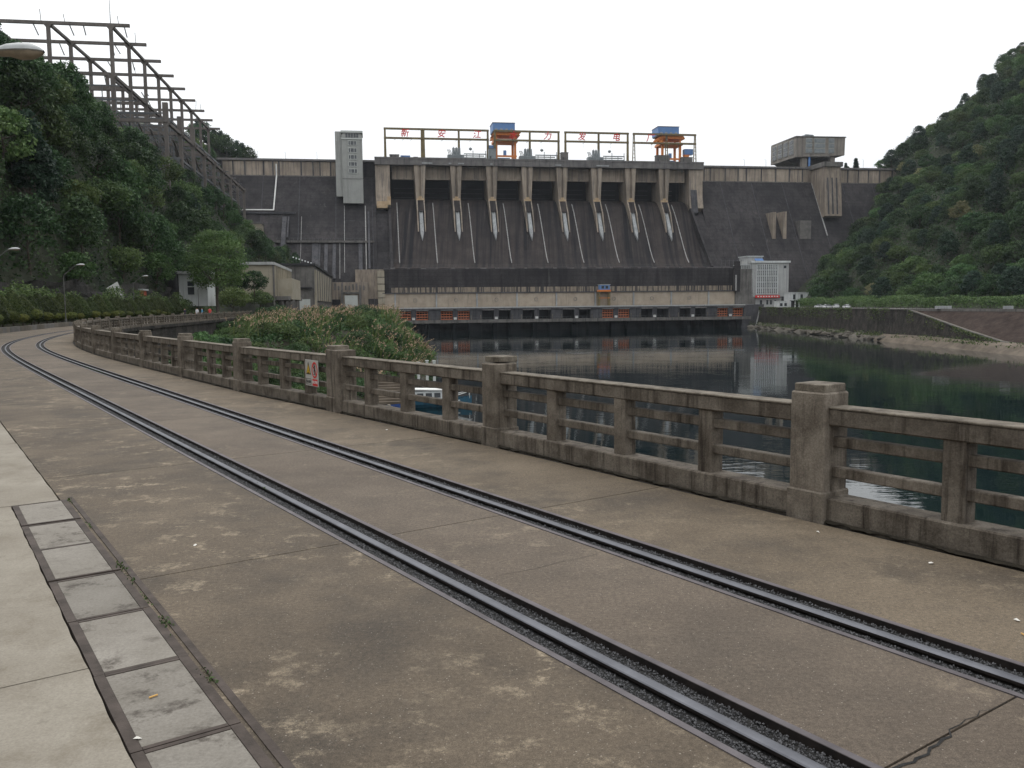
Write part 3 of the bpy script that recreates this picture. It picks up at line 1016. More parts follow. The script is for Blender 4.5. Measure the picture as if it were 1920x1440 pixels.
lo = [(123.5, 268, BANK), (123.5, 250, -4.0), (123.2, 232, -6.7), (123, 215, -9.0), (122.5, 200, -9.6), (121, 160, -9.9)]
b.grid([[Vector(l).lerp(Vector((t[0], t[1], BANK - 0.15)), k / 6) for k in range(7)] for l, t in zip(lo, tp)])
T.part('slope_face', b, 'revetment')
b = MB()
for i in range(len(tp) - 1):
    b.bar((tp[i][0], tp[i][1], BANK), (tp[i + 1][0], tp[i + 1][1], BANK), 0.8, 0.7)
T.part('coping', b, 'building_dirty')
b = MB()
for i in range(len(lo) - 1):
    b.bar(Vector(lo[i]) + Vector((0.4, 0, 0.2)), Vector(lo[i + 1]) + Vector((0.4, 0, 0.2)), 0.7, 0.25)
T.part('ramp_edge', b, 'shore_stone')
b = MB()
ap = [(124.0, 282), (123.4, 268), (123.4, 250), (123.1, 232), (122.8, 215), (122.4, 200), (121, 160)]
b.grid([[(x - o + 0.5 * float(hn(y / 5, o)), y, z + 0.25 * float(hn2(y / 3, o))) for o, z in ((0, -9.0), (2.2, -9.3), (4.2, -10.4), (5.8, WATER - 0.6), (7, WATER - 2))] for x, y in ap])
ob = link('shore_apron', b.mesh('shore_apron', 'pale_apron'))
tag(ob, 'pale washed stone apron at the right waterline', kind='structure')
b = MB()
sh = [(127.5, 470), (126.3, 440), (125, 400), (124.3, 363), (123.6, 330), (123.6, 296), (124.2, 278)]
b.grid([[(x - o, y, z + 0.5 * float(hn2(y / 4, o / 2)) * (o > 0)) for o, z in ((0, -9.4), (1.5, -10.0), (3.2, -10.9), (5, WATER - 1), (7, WATER - 2))] for x, y in sh])
tag(link('rocky_shelf', b.mesh('rocky_shelf', 'shore_stone')), 'rock shelf at the foot of the embankment wall', kind='structure')
b = MB()
tl = [(127.6, 470), (126.4, 440), (125.1, 400), (124.1, 363), (123.7, 330), (123.6, 296), (123.6, 268), (127, 252), (131, 236), (136, 219), (141, 203), (150, 165)]
b.grid([[(x, y, BANK), (x + 70, y, BANK)] for x, y in tl])
tag(link('terrace', b.mesh('terrace', 'building_dirty')), 'paved terrace road along the right bank', kind='structure')

ir = np.random.default_rng(88)
n = 9000
y = ir.uniform(200, 455, n)
keep = vnoise(89)(y / 6, y * 0) + ir.normal(0, 0.25, n) > 0.1
y = y[keep]; n = len(y)
ztop = np.interp(y, [215, 232, 250, 268, 455], [-9.0, -6.7, -4.0, BANK, BANK])
f = ir.random(n) ** 2
low = ir.random(n) < 0.45
z = np.where(low, -9.6 + 1.4 * f, ztop + 0.3 - (ztop + 9.3) * 0.5 * f)
x = np.interp(y, [215, 250, 296, 330, 363, 400, 440, 470], [123, 123.5, 123.5, 123.6, 124, 125, 126.3, 127.5]) - 0.75 - (1 - (z + 11) / 10) * 0.6 - np.abs(ir.normal(0, 0.3, n)) - low * ir.uniform(0, 3.6, n) ** 1.2
ob = link('wall_growth', leaves('wall_growth', np.stack([x, y, z], 1), np.stack([-np.ones(n), ir.normal(-0.5, 0.5, n), np.abs(ir.normal(0.4, 0.4, n))], 1), 0.55, 'reed_blade', ir))
tag(ob, 'weeds and creepers hanging on the embankment wall', 'weeds', kind='stuff')

# ---- right hill
rn, rn2 = vnoise(7), vnoise(8)


def right_z(x, y):
    xt = np.interp(y, [150, 260, 420, 700], [158, 150, 143, 143])
    d = x - xt
    z = BANK - 0.4 + np.where(d > 0, 0.88 * d, 0.3 * d)
    z = z + smooth(3, 20, d) * (rn(x / 14, y / 14) * 3.0 + rn2(x / 40, y / 40) * 6.0)
    return z - np.clip(y - 545, 0, 300) * 1.1


xs = np.concatenate([np.arange(136, 300, 4.0), np.arange(300, 520, 16)])
ys = np.arange(120, 760, 6.0)
b = MB()
XX, YY = np.meshgrid(xs, ys)
ZZ = right_z(XX, YY)
b.grid([[(XX[i, j], YY[i, j], ZZ[i, j]) for j in range(len(xs))] for i in range(len(ys))])
tag(link('right_hill', b.mesh('right_hill', 'hill_soil', smooth=True)), 'steep wooded hill on the right bank', kind='structure')

# ================================================================== THE DAM  (u along the axis, v across, z up)
DAM = Thing('gravity_dam', 'dark streaked concrete gravity dam with nine spillway bays', 'dam', (90, 430, WATER))
PITCH_B, P0 = 18.97, 24.9
CREST = 78.2


def slope_v(z, k=0.7):
    return 468 - k * (69.5 - z)


# non-overflow walls, left and right of the spillway
for u0, u1, kk in ((-125, 1.7, 0.7), (180.0, 345, 0.6)):
    b = MB()
    zs_ = [69.3, 60, 50, 40, 30, 20, 10, 0, WATER - 2]
    prof = [(482, CREST - 0.8), (468.6, CREST - 0.8), (468.6, 69.4)] + [(slope_v(z, kk), z) for z in zs_] + [(482, WATER - 2)]
    b.prism(prof, 0, u0, u1)
    DAM.part('dam_wall', b, 'dam_dark')
    b = MB()
    b.box(u0, u1, 467.4, 468.5, CREST - 1.0, CREST)
    b.box(u0, u1, 480.9, 482, CREST - 0.85, CREST)
    DAM.part('parapet', b, 'dam_deck')
    # contraction joints run down the face
    for uj in np.arange(u0 + 14, u1, 18.5):
        if -75 < uj < 300:
            b = MB()
            b.bar((uj, slope_v(69, kk) - 0.05, 69), (uj, slope_v(2, kk) - 0.05, 2), 0.22, 0.2, (0, -1, 0))
            DAM.part('joint', b, 'gallery_dark')
# pale upper panels with fins between
lp = [-76, -70.6, -64.7, -55.3, -50.6, -47.6, -36.2, -30.2, -26.6, -21.2, -18]
rp = [181.5, 184.8, 188.4, 197.3, 205, 210, 219, 227.7, 236, 244, 252, 262, 267, 272, 278.6, 285, 292, 300, 308, 316]
for seq in (lp, rp):
    for a, c in zip(seq[:-1], seq[1:]):
        b = MB()
        b.box(a + 0.35, c - 0.35, 468.25, 468.9, 69.8, CREST - 1.3)
        DAM.part('panel', b, 'dam_beige')
    for a in seq:
        b = MB()
        b.prism([(467.9, CREST - 1.1), (468.7, CREST - 1.1), (468.7, 69.5), (468.35, 69.5)], 0, a - 0.3, a + 0.3)
        DAM.part('fin', b, 'gallery_dark')
    b = MB()
    b.box(seq[0], seq[-1], 467.8, 468.9, 69.25, 69.75)
    DAM.part('ledge', b, 'building_dirty')

b = MB()
b.prism([(480.5, 74.4), (480.5, 57.0), (474, 57.2), (464, 55.6), (456.5, 49.0), (441, 28.4), (430, 18.0), (428, 9.0), (424.2, -1), (424.2, WATER - 2), (482, WATER - 2), (482, 74.4)], 0, 1.72, 179.98)
DAM.part('core', b, 'dam_dark')
# spillway chute, one part per bay, between the piers
prof = [(480, 58.3), (472, 58.3), (468, 58.0), (464, 56.6), (460, 53.8), (456.5, 50.0), (451, 43.0), (446, 36.2), (441, 29.4), (437, 24.8), (433.5, 21.9), (430, 20.4), (425.2, 19.6)]
edges = [9.3] + [P0 + PITCH_B * i for i in range(8)] + [172.2]
for i in range(9):
    b = MB()
    b.grid([[(edges[i] + (edges[i + 1] - edges[i]) * k / 4, v, z + 0.12 * ((k + i) % 2)) for k in range(5)] for v, z in prof])
    DAM.part('spillway_chute', b, 'dam_spill')
    b = MB()
    b.box(edges[i] + 0.2, edges[i + 1] - 0.2, 479.0, 479.6, 57.5, 74)
    g = DAM.part('spillway_gate', b, 'gate_steel')
    b = MB()
    for z in (60, 62.5, 65):
        b.box(edges[i] + 2.6, edges[i + 1] - 2.6, 478.7, 479.0, z, z + 0.35)
    DAM.part('gate_rib', b, 'gallery_dark', g)
    b = MB()
    z_lo = 67.7 + 0.02 * i
    b.box(edges[i] + 1.2, edges[i + 1] - 1.2, 462.2, 465, z_lo, 74.4)
    b.box(edges[i] + 1.2, edges[i + 1] - 1.2, 461.9, 462.2, z_lo - 0.2, z_lo + 0.5)
    DAM.part('breast_wall', b, 'dam_beige')
    # pale drain pipe down the chute
    b = MB()
    up_ = 12.75 + 18.83 * i
    pp = [(461.5, 55.4), (456.5, 50.4), (451, 43.4), (446, 36.6), (441, 29.8), (437, 25.2), (434, 22.7)]
    for (v0, z0), (v1, z1) in zip(pp[:-1], pp[1:]):
        b.tube((up_, v0, z0), (up_, v1, z1), 0.24, n=6)
    DAM.part('drain_pipe', b, 'pipe_pale')


def pier(u, w_top, w_low):
    b = MB()
    h = w_top / 2
    gr = 0.62                                     # half width of the central groove
    for sgn in (-1, 1):                            # two ribs with a groove between
        pr = [(457.6, 74.4), (472, 74.4), (472, 57), (457.2, 57), (457.4, 66)]
        n = len(pr)
        vs_, fs_ = [], []
        for v, z in pr:
            t = min(1, max(0, (74.4 - z) / 17.4))
            ho = h + (w_low / 2 - h) * t
            vs_.append((u + sgn * (gr + 0.0), v, z)); vs_.append((u + sgn * ho, v, z))
        fs_ = [tuple(range(0, 2 * n, 2)), tuple(range(1, 2 * n, 2))] + [(2 * i, 2 * i + 1, 2 * ((i + 1) % n) + 1, 2 * ((i + 1) % n)) for i in range(n)]
        b.add(vs_, fs_)
    b.box(u - gr, u + gr, 458.6, 472, 57, 74.4)
    p = DAM.part('pier', b, 'dam_beige')
    # lower blade carried down along the chute
    b = MB()
    hw = w_low / 2
    for sgn in (-1, 1):
        b.prism([(457.2, 57), (470, 57.5), (458, 50), (448.2, 39.2), (447.6, 39.4), (451.5, 49.5)], 0, u + sgn * hw, u + sgn * (hw - 0.55))
    DAM.part('blade', b, 'dam_beige', p)
    b = MB()
    b.prism([(457.15, 56.9), (466, 57.4), (457, 50), (452.6, 50.2)], 0, u - hw + 0.55, u + hw - 0.55)
    DAM.part('infill', b, 'dam_spill', p)
    b = MB()
    b.box(u - hw + 0.15, u + hw - 0.15, 456.75, 457.2, 55.0, 57.4)
    b.box(u - 0.9, u + 0.9, 456.6, 457.0, 57.3, 58.3)
    DAM.part('corbel', b, 'dam_patch', p)
    # pale pointed splitter
    b = MB()
    q = 0.95
    b.add([(u - q, 454.2, 51.5), (u, 453.2, 49.4), (u + q, 454.2, 51.5), (u + q, 446.6, 39.2), (u, 443.6, 35.2), (u - q, 446.6, 39.2),
           (u - q, 456.2, 50.2), (u + q, 456.2, 50.2), (u + q, 448.0, 37.6), (u - q, 448.0, 37.6), (u, 444.6, 34.0), (u, 452.2, 48.6)],
          [(0, 11, 4, 5), (11, 2, 3, 4), (0, 5, 9, 6), (2, 7, 8, 3), (5, 4, 10, 9), (3, 8, 10, 4), (0, 6, 7, 2, 11)])
    DAM.part('splitter', b, 'splitter_pale', p)


for i in range(8):
    pier(P0 + PITCH_B * i, 6.2, 4.2)
# end piers
for u0, u1, nm in ((1.9, 9.4, 'left'), (172.1, 179.8, 'right')):
    b = MB()
    b.prism([(458.2, 74.4), (475, 74.4), (475, 44), (456, 53.2), (457.5, 60)], 0, u0, u1)
    e = DAM.part('end_pier', b, 'dam_beige')
    b = MB()
    if nm == 'left':
        b.box(u0 + 0.5, u1 - 1.6, 455.2, 457.9, 52.0, 55.4)
        b.box(u1 - 1.6, u1 + 0.1, 454.8, 457.9, 53.6, 57.8)
        DAM.part('repair_patch', b, 'dam_patch', e)
        b.v, b.f = [], []
        b.prism([(458, 53), (470, 56), (426, 19), (424.5, 20.2)], 0, u1 - 1.3, u1)
        DAM.part('training_wall', b, 'dam_dark')
    else:
        b.prism([(458, 55), (470, 58), (426, 19), (424.5, 20.4)], 0, u0, u0 + 1.2)
        DAM.part('training_wall', b, 'dam_dark')
        b = MB()
        b.prism([(457.5, 63), (458.4, 64.5), (458.4, 48), (455, 50.6)], 0, u0 + 0.8, u0 + 4.3)
        DAM.part('stained_recess', b, 'gallery_dark', e)
# deck over the bays
b = MB()
b.box(1.7, 180.1, 457.0, 482, 74.4, 78.0)
deck = DAM.part('deck', b, 'dam_deck')
b = MB()
b.box(1.6, 180.2, 456.8, 457.3, 77.4, 78.25)
DAM.part('deck_lip', b, 'dam_deck', deck)
for k, uu in enumerate((26, 40, 45, 62, 97, 119.5)):
    b = MB()
    b.box(uu, uu + (5.5, 1.4, 3, 1.2, 3.2, 7)[k], 456.72, 456.8, 75.0, 75.7)
    DAM.part('whitened_patch', b, 'splitter_pale', deck)
# apron wall under the flip bucket and stained band
b = MB()
b.prism([(424, 19.2), (430, 20.3), (432, 10), (424, 10)], 0, 4.6, 184)
b.box(4.6, 184, 424, 428, 7.6, 10.02)
DAM.part('apron_wall', b, 'dam_dark')
b = MB()
b.box(8.2, 183.2, 423.8, 424.0, 7.6, 10.25)
DAM.part('stained_band', b, 'run_off_band')
for k in range(24):
    b = MB()
    rr = random.Random(k + 40)
    uu = 8 + 7.35 * k
    b.box(uu, uu + rr.uniform(1, 3.4), 424.4, 425.4, 19.0, 19.7 + rr.uniform(0, 0.35))
    DAM.part('lip_block', b, 'dam_deck')
# side blocks
b = MB()
b.box(184, 194.8, 421, 437, -1.2, 18.6)
b.box(183.2, 194.9, 420.6, 421, -1.2, 0.4)
sb = DAM.part('side_block', b, 'building_dirty')
b = MB()
b.box(183.0, 185.6, 419.6, 421.2, 7.0, 22.5)
DAM.part('column', b, 'dam_dark', sb)
b = MB()
b.box(183.0, 183.7, 419.3, 419.6, 7.5, 15.5)
DAM.part('white_pipe', b, 'pipe_pale', sb)
b = MB()
b.prism([(424.5, 19), (434, 19.5), (434, -2), (422, -2)], 0, -9, 4.6)
sb = DAM.part('side_block', b, 'dam_beige')
for q in range(6):
    b = MB()
    b.box(1.6, 4.9, 421.4 + 0.1 * q, 424.5, -1 + 3.3 * q, 1.9 + 3.3 * q)
    DAM.part('quoin', b, 'building_beige', sb)
# ledges, pilasters, pipes and rails on the left face
b = MB()
b.box(-69, -38.5, 452.4, 455.5, 48.4, 49.3)
DAM.part('ledge', b, 'gallery_dark')
b = MB()
b.tube((-69.3, 453.0, 50.3), (-49.4, 453.0, 50.3), 0.36, n=6)
b.tube((-48.8, 467.6, 75.5), (-48.8, 467.6, 69.4), 0.36, n=6)
b.tube((-48.8, 467.6, 69.4), (-49.4, 453.6, 50.3), 0.36, n=6)
DAM.part('white_pipe', b, 'white_paint')
b = MB()
b.box(-48, 0.5, 441.3, 445, 33.2, 34.2)
wk = DAM.part('walkway', b, 'building_dirty')
b = MB()
for uu in np.arange(-47, 0, 2.0):
    b.tube((uu, 441.4, 34.2), (uu, 441.4, 35.4), 0.06, n=4)
b.tube((-47, 441.4, 35.4), (-1, 441.4, 35.4), 0.06, n=4)
DAM.part('walkway_rail', b, 'yard_steel', wk)
for uu, w_, z0, z1 in ((-45, 2.2, 30, 47), (-42.3, 0.7, 36, 47), (-30, 3.0, 14, 33), (-24, 1.6, 15, 33), (-20, 1.6, 15, 33), (-26.8, 0.8, 15, 33), (-7.3, 1.8, 12, 33), (-2.5, 0.9, 20, 50)):
    b = MB()
    b.prism([(slope_v(z1) - 0.2, z1), (slope_v(z0) - 3.4, z0), (slope_v(z0) + 2, z0), (slope_v(z1) + 2, z1)], 0, uu, uu + w_)
    DAM.part('pilaster', b, 'gallery_dark')
for uu, z0, z1, r in ((-3.6, 19.5, 53, 0.3), (-14.2, 18, 53, 0.15), (-16.5, 15, 33, 0.14), (-35.5, 17, 47, 0.12)):
    b = MB()
    b.tube((uu, slope_v(z1) - 0.5, z1), (uu, slope_v(z0) - 0.5, z0), r, n=6)
    DAM.part('white_pipe', b, 'pipe_pale')
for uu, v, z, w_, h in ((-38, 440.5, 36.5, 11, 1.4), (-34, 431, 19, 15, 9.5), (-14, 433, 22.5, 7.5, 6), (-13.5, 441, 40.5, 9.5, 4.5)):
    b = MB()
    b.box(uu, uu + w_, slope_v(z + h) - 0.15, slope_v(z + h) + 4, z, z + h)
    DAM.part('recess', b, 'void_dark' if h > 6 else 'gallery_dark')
# right face: pale fin pairs, blind block, pipe, slope joint
for uu, w_, z0, z1 in ((216.4, 1.9, 36, 50.5), (222.6, 1.9, 36, 50.8), (232.5, 6.5, 36, 46)):
    b = MB()
    b.prism([(slope_v(z0, 0.6) - 0.4, z1), (slope_v(z0, 0.6) - 0.4, z0), (slope_v(z0, 0.6) + 2, z0), (slope_v(z1, 0.6) + 2, z1)], 0, uu, uu + w_)
    DAM.part('fin_wall', b, 'dam_beige' if w_ < 5 else 'building_dirty')
b = MB()
b.tube((249.4, slope_v(69, 0.6) - 0.4, 69), (249.4, slope_v(38, 0.6) - 0.4, 38), 0.36, n=6)
DAM.part('white_pipe', b, 'pipe_pale')
b = MB()
b.prism([(454, 78.4), (470, 78.4), (470, 46), (451, 49)], 0, 249.2, 259.2)
rt = DAM.part('intake_pier', b, 'dam_beige')
b = MB()
b.box(248.2, 260, 452.6, 471, 76.4, 78.9)
DAM.part('pier_head', b, 'building_dirty', rt)
for uu in (250.8, 253.4, 256.0):
    b = MB()
    b.prism([(453.7, 75), (455, 75), (452, 50), (450.9, 50)], 0, uu, uu + 0.9)
    DAM.part('groove', b, 'gallery_dark', rt)
# stair rail with lamps right of the chute
b = MB()
for k in range(7):
    b.tube((178 + 2.2 * k, 426, 20), (178 + 2.2 * k, 426, 23.6), 0.1, n=4)
b.tube((178, 426, 23), (192, 426, 23), 0.07, n=4)
DAM.part('guard_rail', b, 'yard_steel')

# ---- powerhouse
PH = Thing('powerhouse', 'long beige powerhouse wall above the tailrace gates at the dam foot', 'powerhouse', (95, 420, WATER))
b = MB()
b.box(4.0, 184, 422.4, 426, 0.4, 7.5)
PH.part('wall', b, 'powerhouse_beige')
b = MB()
b.box(3.6, 184.2, 421.6, 424.2, 7.3, 7.75)
PH.part('cornice', b, 'gallery_dark')
divs = [9.5 + 19.98 * i for i in range(10)]
for i, d in enumerate([3.9] + divs):
    nxt = ([3.9] + divs + [184.4])[i + 1]
    if d > 183: break
    nxt = min(nxt, 184)
    b = MB()
    b.box(d + 0.75, nxt - 0.15, 422.15, 422.45, 0.6, 7.2)
    p = PH.part('panel', b, 'powerhouse_beige')
    if nxt - d > 15:
        m = (d + nxt) / 2
        b = MB()
        n = 16
        vs_ = []
        for r in (0.72, 1.0):
            for y in (421.95, 422.2):
                for k in range(n):
                    t = 2 * math.pi * k / n
                    vs_.append((m + r * math.cos(t), y, 4.0 + r * math.sin(t)))
        fs_ = []
        for a, c in ((0, 1), (1, 3), (3, 2), (2, 0)):
            for k in range(n):
                fs_.append((a * n + k, a * n + (k + 1) % n, c * n + (k + 1) % n, c * n + k))
        b.add(vs_, fs_)
        PH.part('ring_emblem', b, 'lift_brown', p)
for d in divs:
    if d < 183:
        b = MB()
        b.box(d, d + 0.7, 421.75, 422.5, 0.4, 7.3)
        PH.part('buttress', b, 'splitter_pale')
# tailrace gallery
b = MB()
b.box(-14, 190.5, 413.6, 423, 0.0, 0.5)
PH.part('gallery_roof', b, 'office_grey')
b = MB()
b.box(-14, 190.5, 413.2, 413.9, -0.7, 0.02)
PH.part('fascia', b, 'gallery_dark')
b = MB()
b.box(4, 189, 413.0, 423, -7.1, -5.6)
PH.part('gallery_floor', b, 'building_dirty')
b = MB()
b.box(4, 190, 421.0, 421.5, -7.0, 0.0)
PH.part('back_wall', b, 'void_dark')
b = MB()
for uu in np.arange(5, 188, 2.0):
    b.tube((uu, 413.1, -5.6), (uu, 413.1, -4.5), 0.05, n=4)
b.tube((5, 413.1, -4.5), (188, 413.1, -4.5), 0.06, n=4)
PH.part('guard_rail', b, 'yard_steel')
ORANGE = {0, 1, 5, 8}
for i in range(9):
    d = 9.5 + 19.98 * i
    o1, o2 = d + 1.75, d + 9.95
    for a, c in ((d - 4.22 if i else 4.0, o1), (o1 + 5.75, o2), (o2 + 5.75, min(d + 19.98 - 0.2, 190) if i == 8 else o2 + 5.8)):
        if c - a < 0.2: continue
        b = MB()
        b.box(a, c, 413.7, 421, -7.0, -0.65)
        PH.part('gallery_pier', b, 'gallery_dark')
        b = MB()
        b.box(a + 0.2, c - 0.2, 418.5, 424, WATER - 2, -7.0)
        PH.part('draft_pier', b, 'gate_steel')  # near-black tone paints in the shade under the gallery floor
    for o in (o1, o2):
        b = MB()
        b.box(o - 0.1, o + 5.85, 413.05, 413.25, -1.15, -0.6)
        PH.part('lintel', b, 'dam_deck')
        if i in ORANGE:
            g = MB()
            g.box(o + 0.1, o + 5.65, 415.0, 415.3, -5.6, -1.2)
            gate = PH.part('tail_gate', g, 'shaded_rust')  # plate coloured dark to paint shaded gaps between the orange beams
            for z in (-5.5, -4.3, -3.1, -1.9):
                g = MB()
                g.box(o + 0.05, o + 5.7, 414.3, 415.0, z, z + 0.42)
                PH.part('gate_beam', g, 'gate_orange', gate)
            for q in range(5):
                g = MB()
                g.box(o + 0.2 + q * 1.3, o + 0.36 + q * 1.3, 414.5, 415.0, -5.1, -1.3)
                PH.part('gate_stiffener', g, 'gate_orange', gate)
    b = MB()
    b.box(o1 + 6.2, o1 + 7.6, 413.35, 413.5, -5.4, -4.3)
    PH.part('notice_board', b, 'white_paint')
    for o in (o1 - 0.9, o2 + 6.3):
        b = MB()
        b.box(o, o + 0.4, 413.3, 413.6, -5.6, -3.3)
        PH.part('marker_post', b, 'shore_stone')
# slanting end wall and outfall spout
b = MB()
b.prism([(186, 0.4), (196, 0.4), (194.5, WATER), (184, WATER - 0.5), (184.5, -6)], 1, 413.4, 424)
PH.part('end_wall', b, 'gallery_dark')
b = MB()
for (a, c) in (((193.6, 412.8, -1.6), (192.6, 412.4, -5.0)), ((192.6, 412.4, -5.0), (191.6, 412.0, -8.5)), ((191.6, 412, -8.5), (190.8, 411.7, WATER))):
    b.tube(a, c, 0.32, 0.4, n=7)
PH.part('water_spout', b, 'pipe_pale')

# ---- tailrace crane with blue cabin
C = Thing('tailrace_crane', 'small yellow gantry with a blue cabin on the powerhouse terrace', 'crane', (115, 419, 0.5))
u = 110.6
b = MB()
for du in (0, 5.2):
    for v in (418, 420.6):
        b.box(u + du, u + du + 0.7, v, v + 0.6, 0.5, 7.6)
C.part('leg', b, 'frame_yellow')
b = MB()
b.box(u - 0.2, u + 6.1, 417.8, 421.4, 7.5, 8.4)
b.box(u, u + 5.9, 418, 418.4, 4.2, 4.5)
C.part('beam', b, 'crane_orange')
b = MB()
b.box(u + 0.5, u + 5.6, 418, 421.4, 8.4, 10.8)
cb = C.part('cabin', b, 'crane_blue')
for k in range(2):
    b = MB()
    b.box(u + 1.3 + 2.1 * k, u + 2.6 + 2.1 * k, 417.9, 418.0, 9.0, 10.3)
    C.part('window', b, 'window_glass', cb)
b = MB()
b.box(u + 0.2, u + 5.9, 417.7, 421.6, 10.8, 11.1)
C.part('roof', b, 'office_grey', cb)

# ---- elevator tower
E_ = Thing('elevator_tower', 'slim pale grey tower with stacked windows against the dam', 'tower', (-10, 460, 54))
b = MB(); b.box(-14.6, -4.4, 453.0, 466, 54, 88.2); main = E_.part('shaft', b, 'tower_render')
b = MB(); b.box(-18.0, -14.5, 455.0, 467, 57.6, 90.2); E_.part('side_shaft', b, 'tower_render')
b = MB(); b.box(-15.0, -4.0, 452.6, 466.4, 89.3, 90.3); E_.part('roof_cap', b, 'tower_trim')
b = MB(); b.box(-14.3, -4.7, 453.3, 465.7, 88.2, 89.3); E_.part('top_band', b, 'tower_render')
for k in range(5):
    b = MB(); b.box(-12.6 + 1.35 * k, -11.6 + 1.35 * k, 452.9, 453.3, 86.9, 88.9); E_.part('top_window', b, 'window_glass')
b = MB(); b.box(-14.8, -4.2, 452.7, 453.0, 86.0, 86.6); E_.part('string_course', b, 'tower_trim')
for z in (83.2, 79.6, 76.2, 72.7, 69.2):
    b = MB(); b.box(-11.2, -7.3, 452.9, 453.05, z, z + 1.9); w = E_.part('window', b, 'window_glass')
    b = MB()
    b.box(-11.4, -7.1, 452.75, 453.02, z - 0.25, z); b.box(-11.4, -7.1, 452.75, 453.02, z + 1.9, z + 2.1)
    b.box(-11.4, -11.2, 452.75, 453.02, z, z + 1.9); b.box(-7.3, -7.1, 452.75, 453.02, z, z + 1.9); b.box(-8.6, -8.4, 452.75, 452.88, z, z + 1.9)
    b.box(-10.4, -10.2, 452.75, 452.88, z, z + 1.9)
    E_.part('frame', b, 'tower_trim', w)
b = MB(); b.box(-14.7, -4.3, 452.85, 453.0, 66.2, 66.4); E_.part('joint', b, 'dam_deck')

# ---- lettered steel frames on the deck
FR = [([7.4, 26.6], 'leftmost single bay yellow brown steel frame on the dam deck'), ([27.6, 46.2, 61.7], 'two bay yellow brown frame just left of the left orange crane'),
      ([65.5, 84.5, 100.3], 'two bay yellow brown frame enclosing the left orange crane'), ([104.1, 122.6, 139.0], 'two bay yellow brown frame midway between the two orange cranes'),
      ([142.5, 161.2, 177.6], 'rightmost two bay yellow brown frame around the right orange crane')]
for ps, lab in FR:
    F_ = Thing('steel_frame', lab, 'steel frame', ((ps[0] + ps[-1]) / 2, 464, 78), group='lettered frames on the dam deck')
    for i, p in enumerate(ps):
        b = MB()
        if ps[0] > 140:           # splayed lattice legs
            b.bar((p - 0.75, 464, 78), (p - 0.28, 464, 94), 0.45, 0.4, (0, 1, 0))
            b.bar((p + 0.75, 464, 78), (p + 0.28, 464, 94), 0.45, 0.4, (0, 1, 0))
            for k in range(7):
                z = 79 + 2.1 * k
                h = 0.75 - 0.47 * (z - 78) / 16
                b.bar((p - h, 464, z), (p + h, 464, z), 0.25, 0.3, (0, 1, 0))
        else:
            b.bar((p - 0.3, 464, 78), (p - 0.12, 464, 94), 0.75, 0.6, (0, 1, 0)); b.bar((p + 0.3, 464.1, 78), (p + 0.12, 464.1, 94), 0.75, 0.6, (0, 1, 0))
        F_.part('post', b, 'frame_yellow')
    for z in (94.0, 89.2):
        b = MB()
        b.box(ps[0] - 0.6, ps[-1] + 0.6, 463.5, 464.5, z - 0.5, z + 0.45)
        F_.part('beam', b, 'frame_yellow')
    for k in range(3):
        b = MB()
        uu = ps[0] + (ps[-1] - ps[0]) * (0.3 + 0.22 * k)
        b.bar((uu, 463.4, 88.6), (uu - 1.3, 463.0, 87.9), 0.12, 0.12)
        b.tube((uu - 0.7, 463.2, 88.2), (uu - 0.7, 463.2, 85.6), 0.05, n=4)
        F_.part('hanging_insulator', b, 'yard_steel')
# characters hung between the two beams
CH = [('新', 17.6), ('安', 36.8), ('江', 55.7), ('水', 75.2), ('力', 94.0), ('发', 112.9), ('电', 132.2), ('厂', 151.5)]
for k, (c, uu) in enumerate(CH):
    me = text_mesh('character_sign', c, 4.4, 'sign_red', 0.1, 0.18, 0.06)
    ob = link('character_sign', me)
    ob.matrix_world = Matrix.Translation(W(uu, 463.2, 91.5)) @ Matrix.Rotation(ROT, 4, 'Z') @ Matrix.Rotation(math.radians(90), 4, 'X')
    tag(ob, 'red brush style character %s hung on the deck frames, number %d from left' % (c, k + 1), 'sign', 'red characters across the dam')

# ---- orange gantry cranes


